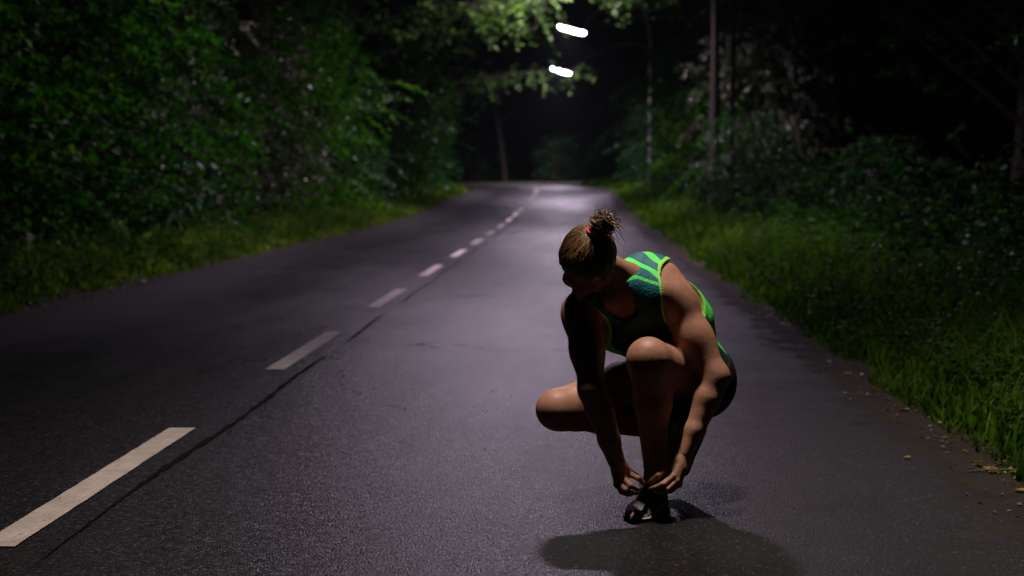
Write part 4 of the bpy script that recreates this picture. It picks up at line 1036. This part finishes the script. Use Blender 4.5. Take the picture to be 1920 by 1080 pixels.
so = mesh_np('strands', np.concatenate(st.V) - base, np.concatenate(st.F), M['hair'], hair, True); fattr(so, 'rnd', np.concatenate(rn)); so['kind'] = 'stuff'
tk = Tubes(8); th = np.linspace(0, 2 * PI, 25)
for q in range(4):
    tk.add(tb_ + ta * (-.002 + .0058 * q) + (.0230 + .0018 * math.sin(q * 2)) * (np.cos(th)[:, None] * tb1 + np.sin(th)[:, None] * tb2), .0044)
mesh_np('hair_tie', np.concatenate(tk.V) - base, np.concatenate(tk.F), M['tie'], hair, True)

# --- socks
def sock(an, d, L, kn):
    b = Tubes(16); pts = [an + d * s_ for s_ in np.linspace(-.03, L, 6)]; b.add(np.array(pts), [.043, .042, .041, .0415, .042, .0425]); 
    return mesh_np('sock', np.concatenate(b.V) - base, np.concatenate(b.F), M['sock'], person, True)
sock(ankL + A_([0, 0, .0]), nrm(kneeL - ankL), .055, kneeL); sock(ankR, nrm(kneeR - ankR), .05, kneeR)

# --- shoes: lofted along a centre line that may bend at the ball of the foot
def shoe(heel, d, up, bend, L=.29):
    d = nrm(d); up = nrm(up - d * (up @ d)); sd = nrm(np.cross(up, d))   # sd: wearer's right -> left
    n = 30; ts = np.linspace(0, 1, n)
    fr = []; pos = heel.copy(); prev = 0
    for t in ts:
        a = bend * sstep((t - .62) / .2); dd = d * math.cos(a) + up * math.sin(a); uu = up * math.cos(a) - d * math.sin(a)
        pos = pos + dd * (t - prev) * L; prev = t; fr.append((pos.copy(), dd, uu))
    wprof = 1.10 * np.interp(ts, [0, .03, .10, .25, .45, .68, .80, .90, .96, 1], [.010, .024, .034, .0355, .034, .047, .0475, .040, .028, .008])
    off = np.interp(ts, [0, .4, .7, .9, 1], [0, .002, -.002, .004, .008])
    top = np.interp(ts, [0, .06, .18, .30, .36, .50, .65, .80, .92, .98, 1], [.062, .084, .086, .092, .104, .092, .070, .057, .043, .030, .020])
    st_ = np.interp(ts, [0, .3, .7, .95, 1], [.034, .031, .025, .022, .020]); sb = np.interp(ts, [0, .05, .7, .9, 1], [.008, 0, 0, .005, .013])
    def loft(k, fn, nm, m, par):
        V = []; 
        for i in range(n):
            p, dd, uu = fr[i]
            for (w, h) in fn(i): V.append(p + sd * (w + off[i]) + uu * h)
        V = np.array(V); q = len(fn(0))
        Fq = [(i * q + j, i * q + (j + 1) % q, (i + 1) * q + (j + 1) % q, (i + 1) * q + j) for i in range(n - 1) for j in range(q)]
        Fc = [np.array([list(range(q))]), np.array([list(range((n - 1) * q, n * q))[::-1]])]
        return mesh_np(nm, V - base, [np.array(Fq)] + Fc, m, par, True), V
    an = np.linspace(0, PI, 17)
    def up_s(i):
        H = top[i] - st_[i]; w = wprof[i] * .96
        return [(w * np.sign(math.cos(a)) * abs(math.cos(a)) ** (.8 if ts[i] > .45 else .62), st_[i] - .003 + H * (math.sin(a) ** .9)) for a in an]
    so_, V = loft(17, up_s, 'shoe', M['shoe'], person)
    fattr(so_, 'len', np.repeat(ts, 17)); fattr(so_, 'wid', np.tile((1 - np.cos(an)) / 2, n)[::1] * -1 + 1)
    fattr(so_, 'hgt', np.concatenate([np.clip(np.sin(an), 0, 1) for i in range(n)]))
    an2 = np.linspace(0, 2 * PI, 20, endpoint=False)
    def sole_s(i):
        w = wprof[i] * 1.03 + .003; c = (st_[i] + sb[i] + .006) / 2; hh = (st_[i] - sb[i] - .006) / 2
        return [(w * np.sign(math.cos(a)) * abs(math.cos(a)) ** .35, c + hh * np.sign(math.sin(a)) * abs(math.sin(a)) ** .55) for a in an2]
    loft(20, sole_s, 'midsole', M['sole'], so_)
    def out_s(i):
        w = wprof[i] * 1.0 + .002; c = sb[i] + .003; hh = .0045
        return [(w * np.sign(math.cos(a)) * abs(math.cos(a)) ** .35, c + hh * np.sign(math.sin(a)) * abs(math.sin(a)) ** .55) for a in an2]
    loft(20, out_s, 'outsole', M['outsole'], so_)
    lc = Tubes(6)
    for q in range(6):
        i = int(n * (.44 + .045 * q)); j = min(n - 1, i + 1); p, dd, uu = fr[i]; p2 = fr[j][0]
        for (w0, w1) in ((-.024, .024), (.024, -.024)):
            lc.add([p + sd * w0 + uu * (top[i] - .010), (p + p2) / 2 + uu * (top[i] + .004), p2 + sd * w1 + uu * (top[j] - .010)], .0028)
    return so_, fr, sd, lc
heelL = A_([ankL[0] + .020, ankL[1] + .045, 0.0]); dL = A_([-.36, -.93, 0])
s1, fr, sd, lc = shoe(heelL, dL, A_([0, 0, 1.0]), 0.0, .31)
kn0 = fr[12][0] + A_([0, 0, .108])
for tip_ in (P(1209, 910, 4.745), P(1215, 908, 4.75)):
    lc.add([kn0, (kn0 + tip_) / 2 + A_([0, -.01, .006]), tip_, tip_ + A_([0, -.02, -.03])], .0028)
for sg in (-1, 1): lc.add([kn0, kn0 + sd * sg * .03 + A_([0, -.02, .01]), kn0 + sd * sg * .045 + A_([0, -.035, -.015]), kn0 + sd * sg * .02 + A_([0, -.015, -.004])], .0026)
mesh_np('lace', np.concatenate(lc.V) - base, np.concatenate(lc.F), M['lace'], s1, True)
s2, fr, sd, lc = shoe(A_([.475, 5.185, .255]), A_([-.42, -.22, -.88]), A_([-.80, -.30, .45]), 1.00)
mesh_np('lace', np.concatenate(lc.V) - base, np.concatenate(lc.F), M['lace'], s2, True)
tag(person, 'runner crouching on the road to tie a shoe, hair in a bun, green tank top', 'person')
